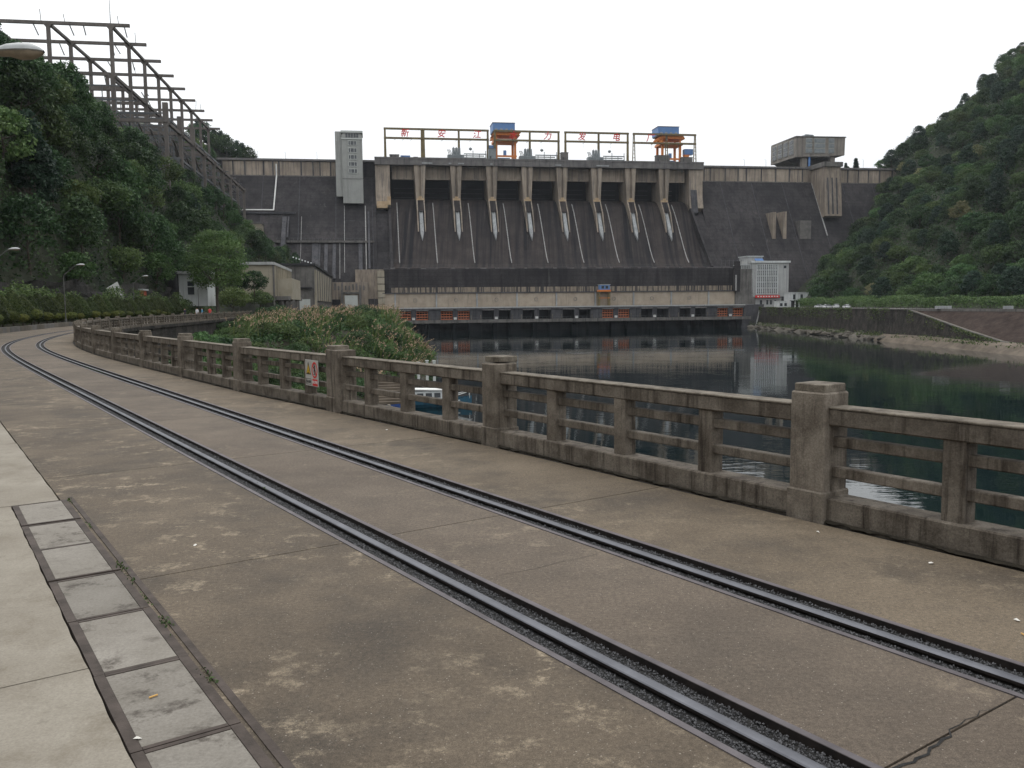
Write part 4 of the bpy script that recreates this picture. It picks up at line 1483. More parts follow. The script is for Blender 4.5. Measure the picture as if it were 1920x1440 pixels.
def gantry_crane(u, lab, mirror, house_u):
    G = Thing('gantry_crane', lab, 'crane', (u + 6, 470, 78), group='orange gantry cranes on the dam')
    for uu in (u + 0.4, u + 10.6):
        for v in (465.4, 474):
            b = MB(); b.box(uu, uu + 1.15, v, v + 1.2, 78, 89.6); G.part('leg', b, 'crane_orange')
    b = MB()
    b.box(u - 0.4, u + 12.6, 465.2, 475.4, 88.6, 89.9)
    b.box(u + 0.2, u + 12, 465.3, 466, 80.6, 81.5)
    G.part('lower_beam', b, 'crane_orange')
    b = MB()
    b.prism([(u - 1.4, 92.0), (u + 13.8, 92.0), (u + 12.8, 93.6), (u - 0.2, 93.6)], 1, 465, 475.6)
    G.part('upper_beam', b, 'crane_orange')
    b = MB()
    for uu in (u + 0.6, u + 10.8):
        b.box(uu, uu + 0.8, 465.6, 466.4, 89.9, 92.0); b.box(uu, uu + 0.8, 474.2, 475, 89.9, 92.0)
    G.part('strut', b, 'crane_orange')
    b = MB()
    s = -1 if mirror else 1
    e = u if mirror else u + 12.2
    if mirror:
        b.prism([(e + 1.5, 93.5), (e + 1.5, 92.4), (e - 5.2, 88.6), (e - 5.6, 89.3)], 1, 465.2, 466.2)
    else:
        b.prism([(e + 0.4, 92.4), (e + 0.4, 93.6), (e + 2.2, 94.4), (e + 2.0, 93.3)], 1, 465.2, 466.2)
    b.prism([(u - 2.6, 89.6), (u + 0.5, 91.4), (u + 0.5, 89.2), (u - 2.6, 88.9)], 1, 465.2, 466.2)
    G.part('jib', b, 'crane_orange')
    b = MB(); b.box(house_u, house_u + 12, 464.8, 475.5, 94.0, 98.3); h = G.part('winch_house', b, 'crane_blue')
    b = MB(); b.box(house_u - 0.2, house_u + 12.2, 464.6, 475.7, 98.3, 98.6); G.part('roof', b, 'yard_steel', h)
    for k in range(4):
        b = MB(); b.box(house_u + 1.2 + 2.8 * k, house_u + 2.5 + 2.8 * k, 464.7, 464.8, 94.7, 95.4); G.part('window', b, 'splitter_pale', h)
    b = MB(); b.box(house_u + 0.3, house_u + 11.7, 465.2, 475, 93.55, 94.0); G.part('house_floor', b, 'dam_deck', h)
    b = MB()
    cu = u - 3.4 if not mirror else u + 13.6
    b.box(cu, cu + (2.9 if not mirror else 5.0), 465.2, 468.4, 83.6, 86.6); k_ = G.part('operator_cab', b, 'crane_blue')
    b = MB()
    b.prism([(cu - 0.2, 83.6), (cu + 3.2, 83.6), (cu + 2.4, 82.2), (cu + 0.2, 82.4)], 1, 465.4, 468)
    G.part('cab_bracket', b, 'crane_orange', k_)
    b = MB(); b.box(u + 4.9, u + 6.4, 466, 467.4, 81.5, 84.2); G.part('control_box', b, 'crane_blue')
    b = MB(); b.box(u + 1.6, u + 8.4, 466.5, 469, 78.0, 80.3); G.part('cable_drum_case', b, 'crane_blue')
    return G


gantry_crane(65.6, 'left orange gantry crane with a blue winch house on the dam', False, 64.6)
gantry_crane(158.5, 'right orange gantry crane with a blue winch house on the dam', True, 156.6)

# ---- transformers with pipework, sheds on the deck
TRL = ['transformer group with three bushings just left of the left orange crane', 'transformer group with three bushings just right of the left orange crane', 'transformer group with three bushings under the fourth frame']
for k, uu in enumerate((40.5, 79.0, 116.5)):
    T = Thing('transformer', TRL[k], 'transformer', (uu + 8, 462, 78), group='transformers on the dam deck')
    b = MB(); b.box(uu - 0.6, uu + 8.0, 460.6, 464.4, 78, 80.6); T.part('tank', b, 'machine_grey')
    b = MB()
    for q in range(9):
        b.box(uu - 0.4 + q * 0.9, uu + 0.1 + q * 0.9, 460.2, 460.6, 78.2, 80.2)
    T.part('radiator', b, 'machine_grey')
    for q in range(3):
        b = MB(); b.tube((uu + 2.6 + 1.5 * q, 462, 80.5), (uu + 2.6 + 1.5 * q, 462, 84.3), 0.8, 0.66, 8)
        b.tube((uu + 2.6 + 1.5 * q, 462, 84.3), (uu + 2.6 + 1.5 * q, 462, 84.9), 0.2, 0.12, 6)
        T.part('bushing', b, 'machine_grey')
    b = MB()
    for q in range(3):
        b.bar((uu + 0.4 + q * 0.8, 462, 80.5), (uu - 0.6 + q * 0.6, 462, 83.4), 0.28, 0.28)
    T.part('insulator', b, 'yard_steel')
    b = MB()
    for q in range(3):
        b.tube((uu + 8, 461.5, 79.2 + q * 1.0), (uu + 20.0 - q * 1.2 + (q == 2) * 2.4, 461.5, 79.2 + q * 1.0), 0.3, n=6)
    for q in range(4):
        b.tube((uu + 9.5 + q * 3.4, 461.5, 78), (uu + 9.5 + q * 3.4, 461.5, 81.4 + (q % 2) * 1.6), 0.2, n=5)
    b.tube((uu + 19.8, 461.5, 81.2), (uu + 19.8, 461.5, 78), 0.22, n=6)
    b.lathe((uu + 11.6, 461.8, 83.0), [(0.05, 0), (0.85, 0.5), (0.9, 1.1), (0.3, 1.6)], 8)
    T.part('pipework', b, 'machine_grey')
SHD = [(9.6, 14.4, 80.0, 'dam_deck', 'small flat grey shed near the left end of the dam deck'), (15.4, 20.0, 79.5, 'crane_blue', 'low blue roofed box beside the small grey deck shed'),
       (22, 24, 78.9, 'building_beige', 'lowest tiny beige box left on the dam deck'), (61.6, 65.4, 84.0, 'machine_grey', 'tall dark kiosk between two deck frames left of the crane'),
       (100.9, 104.6, 82.6, 'building_dirty', 'grey kiosk standing between the third and fourth deck frames'), (154, 161.5, 82.0, 'building_dirty', 'grey concrete hut beneath the left legs of the right crane'),
       (168.5, 174.6, 81.2, 'building_dirty', 'grey concrete hut beneath the right legs of the right crane')]
for a, c, z, m, lab in SHD:
    T = Thing('deck_shed', lab, 'shed', ((a + c) / 2, 460.5, 78), group='sheds on the dam deck')
    b = MB(); b.box(a, c, 459.4, 462.8, 78, z - 0.2); wl_ = T.part('wall', b, m)
    b = MB(); b.box(a - 0.2, c + 0.2, 459.2, 463, z - 0.2, z); T.part('roof', b, 'dam_deck' if m != 'crane_blue' else 'crane_blue')
    b = MB(); b.box(a + 0.5, a + 1.3, 459.3, 459.4, 78.05, min(z - 0.6, 80)); T.part('door', b, 'gallery_dark', wl_)
# slender masts along the crest
for k, (uu, z, lab) in enumerate(((-58, 82, 'thin lamp mast on the left crest nearest the hill'), (-44, 81.6, 'middle thin lamp mast on the left crest'), (-28, 82, 'thin lamp mast on the left crest near the tower'),
                            (209, 82, 'thin lamp mast right of the deck'), (222, 82, 'thin lamp mast just left of the overhanging building'), (282, 83, 'thin lamp mast on the crest by the cypresses'))):
    T = Thing('crest_lamp', lab, 'lamp', (uu, 469, CREST - 0.8), group='lamp masts on the crest')
    b = MB(); b.tube((uu, 469, CREST - 0.8), (uu, 469, z), 0.09, 0.06, 5); T.part('pole', b, 'lamp_pole')
    b = MB(); b.bar((uu, 469, z), (uu - 0.9, 469, z + 0.15), 0.2, 0.14); T.part('lamp_head', b, 'lamp_white')

# ---- overhanging ship-lift building on the right crest
L = Thing('lift_building', 'brown box building cantilevered over the crest on the right', 'building', (255, 480, 78))
b = MB()
vs0 = [(240.6, 468), (270.9, 468), (270.9, 506), (240.6, 506)]
b.add([(240.6, 463, 95.4), (270.9, 463, 95.6), (269.5, 493, 95.6), (239.8, 493, 95.4), (240.6, 463, 84.2), (270.7, 463, 85.6), (269.5, 493, 85.6), (239.8, 493, 84.2)],
      [(0, 1, 2, 3), (7, 6, 5, 4), (0, 4, 5, 1), (1, 5, 6, 2), (2, 6, 7, 3), (3, 7, 4, 0)])
body = L.part('wall', b, 'lift_brown')
b = MB(); b.prism([(240.2, 95.4), (271.4, 95.6), (271.4, 96.1), (240.2, 95.95)], 1, 462.6, 493.5); L.part('roof', b, 'building_dirty')
b = MB(); b.prism([(246, 95.9), (252.5, 95.9), (251.5, 97.0), (247, 97.3)], 1, 464, 470); L.part('roof_vent', b, 'machine_grey')
for a, c in ((246.4, 250.4), (251.6, 258.5), (260.5, 264.2)):
    b = MB(); b.box(a, c, 462.7, 463, 86.4, 95.0); w = L.part('window', b, 'tower_render', body)
    b = MB()
    for q in range(3):
        b.box(a + 0.25, c - 0.25, 462.55, 462.7, 86.8 + 2.8 * q, 88.9 + 2.8 * q)
    L.part('pane', b, 'machine_grey', w)  # flat grey paints in the sky reflected by the glass
for q in range(4):
    vv = 465.5 + 6.6 * q
    b = MB(); b.box(240.2 - 0.2 * q, 241, vv, vv + 5.2, 86, 94.4); w = L.part('window', b, 'tower_render', body)
    b = MB()
    for r in range(3):
        b.box(240.05 - 0.2 * q, 240.2 - 0.2 * q, vv + 0.5, vv + 4.8, 86.3 + 2.8 * r, 88.4 + 2.8 * r)
    L.part('pane', b, 'window_glass', w)
b = MB(); b.prism([(240.8, 84.2), (270.6, 85.5), (267.5, 80.8), (262, 78), (251, 78), (250, 82.8), (244, 82.3)], 1, 474, 491); L.part('bracket', b, 'building_dirty')
for a in (245.2, 262.6):
    b = MB(); b.box(a, a + 3.0, 464.4, 467, 77.5, 85.5); L.part('column', b, 'lift_brown')
b = MB(); b.box(248.8, 249.8, 463.4, 464.3, 78, 86); L.part('blue_duct', b, 'crane_blue')
b = MB(); b.box(243.5, 262, 463.2, 464.2, 84.4, 86.5); L.part('girder', b, 'building_dirty')

L.root.location = W(255, 487, 78)

# ---- white office block
O_ = Thing('office_building', 'pale office block with tall white fins and a red banner', 'building', (203, 424, BANK))
b = MB(); b.box(192.6, 212.9, 421, 434, 4.3, 21.7); wall = O_.part('wall', b, 'office_grey')
b = MB(); b.box(193.2, 209.5, 421.8, 433, BANK, 4.3); O_.part('ground_floor', b, 'office_grey')
b = MB(); b.box(192.2, 213.6, 420.4, 434.6, 21.7, 22.7); O_.part('roof', b, 'building_white')
b = MB(); b.box(190.4, 198.8, 422, 432, 21.2, 24.9); O_.part('roof_house', b, 'office_grey')
b = MB(); b.box(190.0, 199.2, 421.6, 432.4, 24.9, 25.3); O_.part('roof_house_cap', b, 'building_white')
b = MB(); b.prism([(420.6, 22.9), (422, 24.0), (422, 23.4), (420.6, 22.6)], 0, 194.4, 198.8); O_.part('blue_awning', b, 'crane_blue')
for k in range(12):
    uu = 195.0 + 1.03 * k
    b = MB(); b.box(uu, uu + 0.38, 420.3, 421.0, 5.4, 20.9); O_.part('fin', b, 'building_white')
    if k < 11:
        b = MB(); b.box(uu + 0.38, uu + 1.03, 420.88, 421.0, 5.4, 20.9); st = O_.part('window_strip', b, 'office_grey')
        for q in range(5):
            for h in (0.5, 1.75):
                b = MB(); z = 5.6 + 3.1 * q + h
                b.box(uu + 0.43, uu + 0.98, 420.78, 420.88, z, z + 0.9); O_.part('pane', b, 'window_glass', st)
b = MB(); b.box(194.3, 207.6, 419.9, 420.3, 3.7, 5.0); O_.part('red_banner', b, 'sign_red')
for k in range(8):
    b = MB(); b.box(195.4 + 1.5 * k, 196.2 + 1.5 * k, 419.84, 419.9, 4.05, 4.7); O_.part('banner_character', b, 'white_paint')
for a, c in ((197.6, 198.8), (201.2, 202.2), (203.2, 204.2), (205.6, 206.6)):
    b = MB(); b.box(a, c, 421.65, 421.8, 0.2 if a > 199 else BANK, 2.5); O_.part('window' if a > 199 else 'door', b, 'window_glass')
b = MB(); b.box(210.2, 211.4, 420.85, 421, 18.9, 20.2); O_.part('window', b, 'window_glass')
b = MB(); b.box(186.2, 192.6, 422, 430, 17.9, 18.4); b.box(186.2, 192.6, 422, 430, 20.6, 21.0)
for k in range(7):
    b.box(186.3 + 0.95 * k, 186.6 + 0.95 * k, 422, 422.4, 18.4, 20.6)
O_.part('gallery_bridge', b, 'building_white')
# small white houses
for a, c, v0, v1, z0, z1, lab in ((199.2, 203.8, 404, 409, BANK, 2.0, 'smallest white hut at the wall edge before the office'), (207.5, 219.5, 408, 415, BANK, 6.3, 'white flat roofed house right of the office block')):
    T = Thing('white_house', lab, 'house', ((a + c) / 2, v0, BANK), group='small white houses by the office')
    b = MB(); b.box(a, c, v0, v1, z0, z1 - 0.25); w = T.part('wall', b, 'building_white')
    b = MB(); b.box(a - 0.25, c + 0.25, v0 - 0.25, v1 + 0.25, z1 - 0.25, z1); T.part('roof', b, 'building_white')
    n = 2 if c - a < 8 else 3
    for k in range(n):
        p = a + (c - a) * (k + 0.35) / n
        b = MB(); b.box(p, p + 1.3, v0 - 0.08, v0, z1 - 2.6 if n == 2 else z1 - 3.6, z1 - 1.1); T.part('window', b, 'window_glass', w)
T = Thing('pergola', 'dark roofed pergola on white columns along the right terrace', 'pergola', (213, 401, BANK))
for k in range(8):
    b = MB(); b.tube((206 + 2.1 * k, 400, BANK), (206 + 2.1 * k, 400, BANK + 3.0), 0.3, 0.26, 8); T.part('column', b, 'building_white')
b = MB(); b.box(205, 222.6, 399.4, 403.6, BANK + 3.0, BANK + 3.35); T.part('roof', b, 'leaf_dark')
b = MB(); b.box(205.5, 222, 403, 403.3, BANK, BANK + 3); T.part('back_wall', b, 'gallery_dark')

# ================================================================== LEFT SIDE
# ---- switchyard: concrete portal frames stepping up the hill, in line with the dam's cross direction
SY = Thing('switchyard_frame', 'tall weathered concrete switchyard lattice stepping up the left hill', 'switchyard', (-70, 290, 30))
V1, DV, NV = 228.0, 15.5, 9
TOPZ = 70.2


def tier(u_cols, top, v_first, nrow, over, post_drop, bw=1.0, mat='yard_concrete'):
    u_max = max(u_cols)
    for k in range(nrow):
        v = v_first + DV * k
        b = MB(); b.box(min(u_cols) - over[0], u_max + over[1], v - bw * 0.45, v + bw * 0.45, top - bw * 0.55, top + bw * 0.55)
        SY.part('cross_beam', b, mat)
        for u in u_cols:
            zb = max(float(left_z(u, v)) - 1.0, top - post_drop)
            b = MB(); b.box(u - bw * 0.6, u + bw * 0.6, v - bw * 0.5, v + bw * 0.5, zb, top - bw * 0.55)
            p = SY.part('post', b, mat)
            b = MB()
            b.prism([(u - bw * 0.6, top - bw * 0.55), (u - bw * 1.5, top - bw * 0.55), (u - bw * 0.6, top - bw * 1.6)], 1, v - 0.4, v + 0.4)
            b.prism([(u + bw * 0.6, top - bw * 0.55), (u + bw * 1.5, top - bw * 0.55), (u + bw * 0.6, top - bw * 1.6)], 1, v - 0.4, v + 0.4)
            SY.part('haunch', b, mat, p)
    for u in u_cols:
        b = MB(); b.box(u - bw * 0.45, u + bw * 0.45, v_first + 0.5, v_first + DV * (nrow - 1) + 3, top - bw * 0.5, top + bw * 0.5)
        SY.part('long_beam', b, mat)


tier([-90.1, -75.9, -61.7], TOPZ, V1, NV, (2.0, 4.4), 38, 0.68)
tier([-75.9, -61.9], 58.6, V1, 8, (1.0, -0.5), 26, 0.7)
tier([-70.0, -56.0], 54.5, V1 + 31, 6, (3.0, 0.5), 22, 0.6, 'yard_steel')
tier([-62.0, -48.4], 46.3, V1 - 7, 9, (6.0, 0.7), 24, 0.72)
tier([-60.0, -49.0], 40.0, V1 + 8, 7, (8.0, 0.4), 14, 0.5, 'yard_steel')
for k in range(3):
    v = V1 - 7 + DV * k
    b = MB(); b.box(-49.0, -47.8, v - 0.5, v + 0.5, 46.0, 50.6); SY.part('post_head', b, 'yard_concrete')
for k in range(9):                        # thin steel bus supports and rails between the tiers
    v = V1 - 3 + DV * k
    for z in (55.2, 52.0, 49.0, 43.4, 38.5, 36.0):
        b = MB(); b.box(-76 + (z < 45) * 12, -49.5 - (z > 50) * 10, v - 0.12, v + 0.12, z - 0.14, z + 0.14); SY.part('bus_rail', b, 'yard_steel')
    for q in range(9):
        u = -76 + 3.1 * q
        b = MB(); b.box(u - 0.1, u + 0.1, v - 0.1, v + 0.1, max(float(left_z(u, v)) - 0.5, 34), 55 - max(0, q - 4) * 2.6); SY.part('support', b, 'yard_steel')
for k in range(10):
    u = -74 + 2.7 * k
    b = MB(); z = 56 - k * 1.3
    b.bar((u, V1 + 2, z), (u, V1 + 118, z), 0.16, 0.16); SY.part('bus_bar', b, 'yard_steel')
    for q in range(4):
        v = V1 + 6 + 27 * q
        b = MB(); b.bar((u, v, z), (u + 0.4, v + 9, z - 5), 0.4, 0.3); SY.part('brace', b, 'yard_concrete')
sr_ = random.Random(9)
for k in range(60):                       # insulator strings hanging from the beams, masts and switch arms
    top = sr_.choice([TOPZ, TOPZ, TOPZ, 58.6, 46.3])
    row = sr_.randrange(0, 8)
    v = (V1 - 7 if top < 50 else V1) + DV * row
    u = sr_.uniform(-89, -58) if top > 50 else sr_.uniform(-62, -48)
    b = MB()
    if sr_.random() < 0.65:
        b.bar((u, v, top - 0.5), (u + sr_.uniform(0.4, 1.4), v, top - sr_.uniform(2.4, 3.6)), 0.24, 0.24)
        SY.part('insulator', b, 'yard_steel')
    else:
        b.bar((u, v, top + 0.4), (u + sr_.uniform(-0.3, 0.3), v, top + sr_.uniform(2, 3.4)), 0.12, 0.12)
        SY.part('rod', b, 'yard_steel')
for k in range(26):                       # breakers and disconnectors on the terraces
    v = V1 + 4 + DV * sr_.uniform(0, 8)
    u = sr_.uniform(-74, -51)
    z = float(left_z(u, v))
    b = MB()
    b.box(u - 1.6, u + 1.6, v - 0.5, v + 0.5, z, z + 5.0)
    for q in (-1.2, 0, 1.2):
        b.tube((u + q, v, z + 5), (u + q, v, z + 8.2), 0.28, 0.18, 6)
    SY.part('disconnector', b, 'yard_steel')
b = MB(); b.tube((-61.7, V1, TOPZ), (-61.7, V1, TOPZ + 7), 0.12, 0.04, 5); SY.part('lightning_rod', b, 'yard_steel')

# ---- beige station buildings near the dam's left end
B1 = Thing('station_building', 'beige windowless station building with ribbed side and flat roof', 'building', (-31, 240, 0))
b = MB(); b.box(-33.3, -25.5, 228, 274, 4.4, 12.4); B1.part('wall', b, 'building_beige')
b = MB(); b.box(-33.9, -25.1, 227.4, 274.6, 12.4, 13.1); B1.part('roof', b, 'office_grey')
for k in range(10):
    v = 229.5 + 4.8 * k
    b = MB(); b.box(-25.5, -25.05, v, v + 0.55, 3.6, 12.3); B1.part('pilaster', b, 'building_beige')
    b = MB(); b.box(-25.5, -25.4, v + 0.9, v + 4.4, 8.6, 9.2); B1.part('louvre', b, 'gallery_dark')
b = MB(); b.box(-25.6, -25.2, 227.7, 228.2, 0, 12.3); B1.part('downpipe', b, 'building_dirty')
b = MB(); b.box(-25.4, -21.6, 236, 262, 3.6, 9.2); B1.part('annex', b, 'building_beige')
b = MB()
for k in range(4):
    b.box(-25 + k * 1.1, -24.6 + k * 1.2, 236.5, 237, -1.5, 3.6)
b.box(-33, -22, 229, 272, 3.4, 4.4)
B1.part('stilts', b, 'building_dirty')
B2 = Thing('concrete_hall', 'grey stained concrete hall with pale columns and a white door', 'building', (-24, 300, 0))
b = MB(); b.box(-30, -19.2, 286, 408, -1, 14.8); w = B2.part('wall', b, 'building_dirty')
b = MB(); b.box(-30.4, -18.6, 285.4, 408.5, 14.8, 15.5); B2.part('roof', b, 'roof_dark')
for k in range(8):
    v = 288 + 13 * k
    b = MB(); b.box(-19.2, -18.7, v, v + 10.5, 3.5, 13.6); p = B2.part('column_panel', b, 'building_beige')
    b = MB(); b.box(-18.7, -18.5, v + 5, v + 5.6, 3.5, 13.6); B2.part('rib', b, 'building_dirty', p)
b = MB(); b.box(-24.0, -20.6, 285.75, 286, -0.5, 4.0); B2.part('door', b, 'tower_trim', w)
b = MB(); b.box(-25.4, -19.8, 285.3, 286, 7.4, 7.9); B2.part('canopy', b, 'roof_dark')
b = MB(); b.box(-19.2, -18.6, 286.4, 289.5, -0.5, 6); B2.part('corner_panel', b, 'building_beige')
B3 = Thing('gate_house', 'low concrete gate block with a large white door beside the dam', 'building', (-12, 395, 0))
b = MB(); b.box(-19, -3.0, 398, 424, -1, 12.4); w = B3.part('wall', b, 'dam_beige')
b = MB(); b.box(-13.4, -7.6, 397.6, 398, -0.5, 6.4); B3.part('door', b, 'tower_trim', w)
b = MB(); b.box(-14.6, -6.6, 397.2, 398, 7.2, 7.9); B3.part('canopy', b, 'building_dirty')
b = MB()
b.box(-15.0, -14.1, 396.9, 398, -0.5, 8.8); b.box(-6.9, -6.0, 396.9, 398, -0.5, 8.8)
B3.part('jamb', b, 'building_dirty')
b = MB(); b.box(-19.0, -15.4, 397.4, 398, -0.5, 4.6); B3.part('opening', b, 'void_dark', w)
for k in range(9):
    b = MB(); rr = random.Random(k); b.box(-18 + 1.6 * k, -17.2 + 1.6 * k, 397.85, 398, 8.8, 11.6 + rr.uniform(-1.2, 0.5)); B3.part('stain_panel', b, 'building_dirty' if k % 2 else 'dam_deck')
# small beige hut on the upper ledge
B4 = Thing('ledge_hut', 'small beige hut with two tiny windows high on the left dam face', 'hut', (-58, 440, 36))
b = MB(); b.box(-65, -53.6, 438, 446, 35.5, 42.0); w = B4.part('wall', b, 'building_beige')
b = MB(); b.box(-65.4, -53.2, 437.6, 446.4, 42.0, 42.5); B4.part('roof', b, 'building_dirty')
for a in (-60.2, -57.4):
    b = MB(); b.box(a, a + 1.0, 437.85, 438, 37.6, 38.4); B4.part('window', b, 'void_dark', w)
b = MB(); b.box(-63, -56, 437.7, 438, 35.4, 37.0); B4.part('opening', b, 'void_dark', w)
# string of round lamps descending before the left face
for k in range(7):
    T = Thing('globe_lamp', 'white globe lamp in the short descending string below the dam, number %d from the left' % (k + 1), 'lamp', (-39.4 + 2.05 * k * 0.74, 330, 15), group='globe lamps by the station roof')
    u, z = -29.1 + 1.05 * k, 19.6 - 0.36 * k
    T.root.location = W(u, 326, z - 3)
    T.o = (u, 326, z - 3)
    b = MB(); b.tube((u, 326, z - 6), (u, 326, z), 0.06, n=4); T.part('pole', b, 'yard_steel')
    b = MB(); b.lathe((u, 326, z), [(0.02, -0.3), (0.22, -0.2), (0.3, 0), (0.22, 0.22), (0.02, 0.3)], 8); T.part('globe', b, 'lamp_white')

# ---- white house with dark lean-to
H_ = Thing('white_cottage', 'white walled house half hidden by the big tree', 'house', (-37, 172, 3))
b = MB(); b.box(-36.7, -31.5, 172, 180, 2, 8.1); w = H_.part('wall', b, 'building_white')
b = MB(); b.box(-37.2, -31.0, 171.4, 180.5, 8.1, 8.6); H_.part('roof', b, 'office_grey')
b = MB(); b.box(-35.1, -33.9, 171.9, 172, 4.2, 6.7); wn = H_.part('window', b, 'window_glass', w)
b = MB(); b.box(-35.2, -33.8, 171.8, 171.9, 5.6, 5.8); b.box(-35.25, -35.1, 171.8, 171.95, 4.1, 6.8); b.box(-33.9, -33.75, 171.8, 171.95, 4.1, 6.8); H_.part('frame', b, 'building_white', wn)
b = MB(); b.box(-33.5, -31.5, 174, 178, 8.6, 9.6); H_.part('roof_tank', b, 'building_dirty')
H2 = Thing('dark_shed', 'lean-to shed left of the white house, shade of its open front painted dark', 'shed', (-43, 171, 3))
b = MB(); b.prism([(-42.6, 2), (-36.8, 2), (-36.8, 8.2), (-42.6, 7.4)], 1, 170.5, 178); w = H2.part('wall', b, 'roof_dark')  # solid dark wall and boards paint in the shade of an open front
b = MB(); b.prism([(-43.0, 7.4), (-36.75, 8.25), (-36.75, 8.5), (-43.0, 7.7)], 1, 169.8, 178.4); H2.part('roof', b, 'roof_dark')
for k in range(7):
    b = MB(); b.box(-42.5 + 0.81 * k, -41.8 + 0.81 * k, 170.36, 170.5, 2, 7.2 + 0.11 * k); H2.part('board', b, 'roof_dark', w)
H3 = Thing('brick_hut', 'small orange brick hut with a flat grey roof behind the hedge', 'hut', (-42.5, 150, 2))
b = MB(); b.box(-40.6, -37.4, 148, 151, 1.5, 4.6); w = H3.part('wall', b, 'gate_red')
b = MB(); b.box(-40.9, -37.1, 147.6, 151.3, 4.6, 4.85); H3.part('roof', b, 'office_grey')
b = MB(); b.box(-40.3, -38.6, 147.9, 148, 2, 4.3); H3.part('door', b, 'roof_dark', w)
b = MB()
b.add([W(-37.6, 130, 4.6), W(-36.2, 130, 3.0), W(-35.4, 131, 3.2), W(-36.6, 132, 5.6), W(-37.6, 130.1, 4.5), W(-36.2, 130.1, 2.9), W(-35.4, 131.1, 3.1), W(-36.6, 132.1, 5.5)],
      [(0, 1, 2, 3), (7, 6, 5, 4), (0, 4, 5, 1), (1, 5, 6, 2), (2, 6, 7, 3), (3, 7, 4, 0)])
tag(link('fallen_panel', b.mesh('fallen_panel', 'tower_render')), 'tilted pale sheet panel leaning above the hedge', 'panel')

# ---- planter wall along the outside of the bend
T = Thing('planter_wall', 'low whitewashed stone planter wall along the outer bend', 'wall', (0, 0, 0), 'world')
pr = random.Random(3)
s = 34.0
while s < 150:
    ln = pr.uniform(1.0, 1.7)
    b = MB()
    ribbon(b, s, s + ln - 0.03, lambda q: edge_off(q) + 0.06, lambda q: edge_off(q) + 0.34, 0.40 + pr.uniform(-0.02, 0.03), 0.8, 0.5)
    T.part('stone', b, 'shore_stone' if pr.random() < 0.7 else 'building_dirty')
    s += ln
b = MB()
ribbon(b, 33, 160, lambda q: edge_off(q) + 0.35, lambda q: 16.0, 0.30, 2.0, nx=2)
tag(link('planting_bed', b.mesh('planting_bed', 'soil')), 'earth bed behind the planter wall', kind='structure')


# ---- clipped cones and balls


def shaped(name, label, cat, group, seed, prof, n, size, mat, trunk_h, r):
    rg = np.random.default_rng(seed)
    root = bpy.data.objects.new(name, None)
    COL.objects.link(root)
    tag(root, label, cat, group)
    z = rg.uniform(0, 1, n)
    rad = np.interp(z, [p[1] for p in prof], [p[0] for p in prof])
    keep = rg.random(n) < (rad / rad.max()) ** 0.8 + 0.05
    z, rad = z[keep], rad[keep]
    th = rg.uniform(0, 2 * np.pi, len(z))
    bump_ = 1 + 0.05 * np.sin(th * 5 + z * 9) + rg.normal(0, 0.045, len(z))
    zz = trunk_h + z * prof[-1][2] if len(prof[-1]) > 2 else trunk_h + z
    P = np.stack([rad * bump_ * np.cos(th), rad * bump_ * np.sin(th), zz], 1)
    O = np.stack([np.cos(th), np.sin(th), np.full(len(th), 0.45) + (z > 0.85)], 1)
    link('crown', leaves('crown', P, O, size, mat, rg, flat=1.2), root)
    b = MB(); b.tube((0, 0, -0.3), (0, 0, trunk_h + 0.4), r, r * 0.7, 6)
    link('trunk', b.mesh('trunk', 'bark'), root)
    return root


cone = shaped('clipped_cone_tree', 'dark clipped cone shaped evergreen in the row behind the planter wall', 'shrub', 'clipped cones along the outer bend', 21,
              [(0.62, 0.0, 2.1), (0.93, 0.2, 2.1), (0.84, 0.45, 2.1), (0.58, 0.7, 2.1), (0.3, 0.88, 2.1), (0.03, 1.0, 2.1)], 5200, 0.13, 'leaf_hedge', 0.25, 0.06)
ball = shaped('clipped_ball_shrub', 'yellow green clipped ball shrub on a short stem along the planter wall', 'shrub', 'clipped balls along the outer bend', 22,
              [(0.1, 0.0, 0.78), (0.42, 0.2, 0.78), (0.52, 0.5, 0.78), (0.42, 0.8, 0.78), (0.1, 1.0, 0.78)], 2600, 0.085, 'leaf_gold', 0.45, 0.035)
rs = random.Random(8)
s, first = 40.0, True
while s < 150:
    p = road_pt(s, edge_off(s) + 1.9 + rs.uniform(-0.15, 0.15), 0.28)
    sc = (rs.uniform(1.05, 1.25), rs.uniform(1.05, 1.25), rs.uniform(1.15, 1.38))
    if visible(p[0], p[1], 1.5, 40):
        if first:
            cone.location, cone.scale, first = p, sc, False
        else:
            copy_thing(cone, p, rs.uniform(0, 6), sc)
    s += rs.uniform(2.7, 3.2)
s, first = 41.0, True
while s < 140:
    p = road_pt(s, edge_off(s) + 0.85 + rs.uniform(-0.1, 0.1), 0.28)
    q = rs.uniform(0.8, 1.25)
    sc = (q * rs.uniform(0.9, 1.15), q * rs.uniform(0.9, 1.15), q * rs.uniform(0.8, 1.05))
    if visible(p[0], p[1], 0.8, 40):
        if first:
            ball.location, ball.scale, first = p, sc, False
        else:
            copy_thing(ball, p, rs.uniform(0, 6), sc)
    s += rs.choice([2.2, 3.2, 4.2, 5.0])

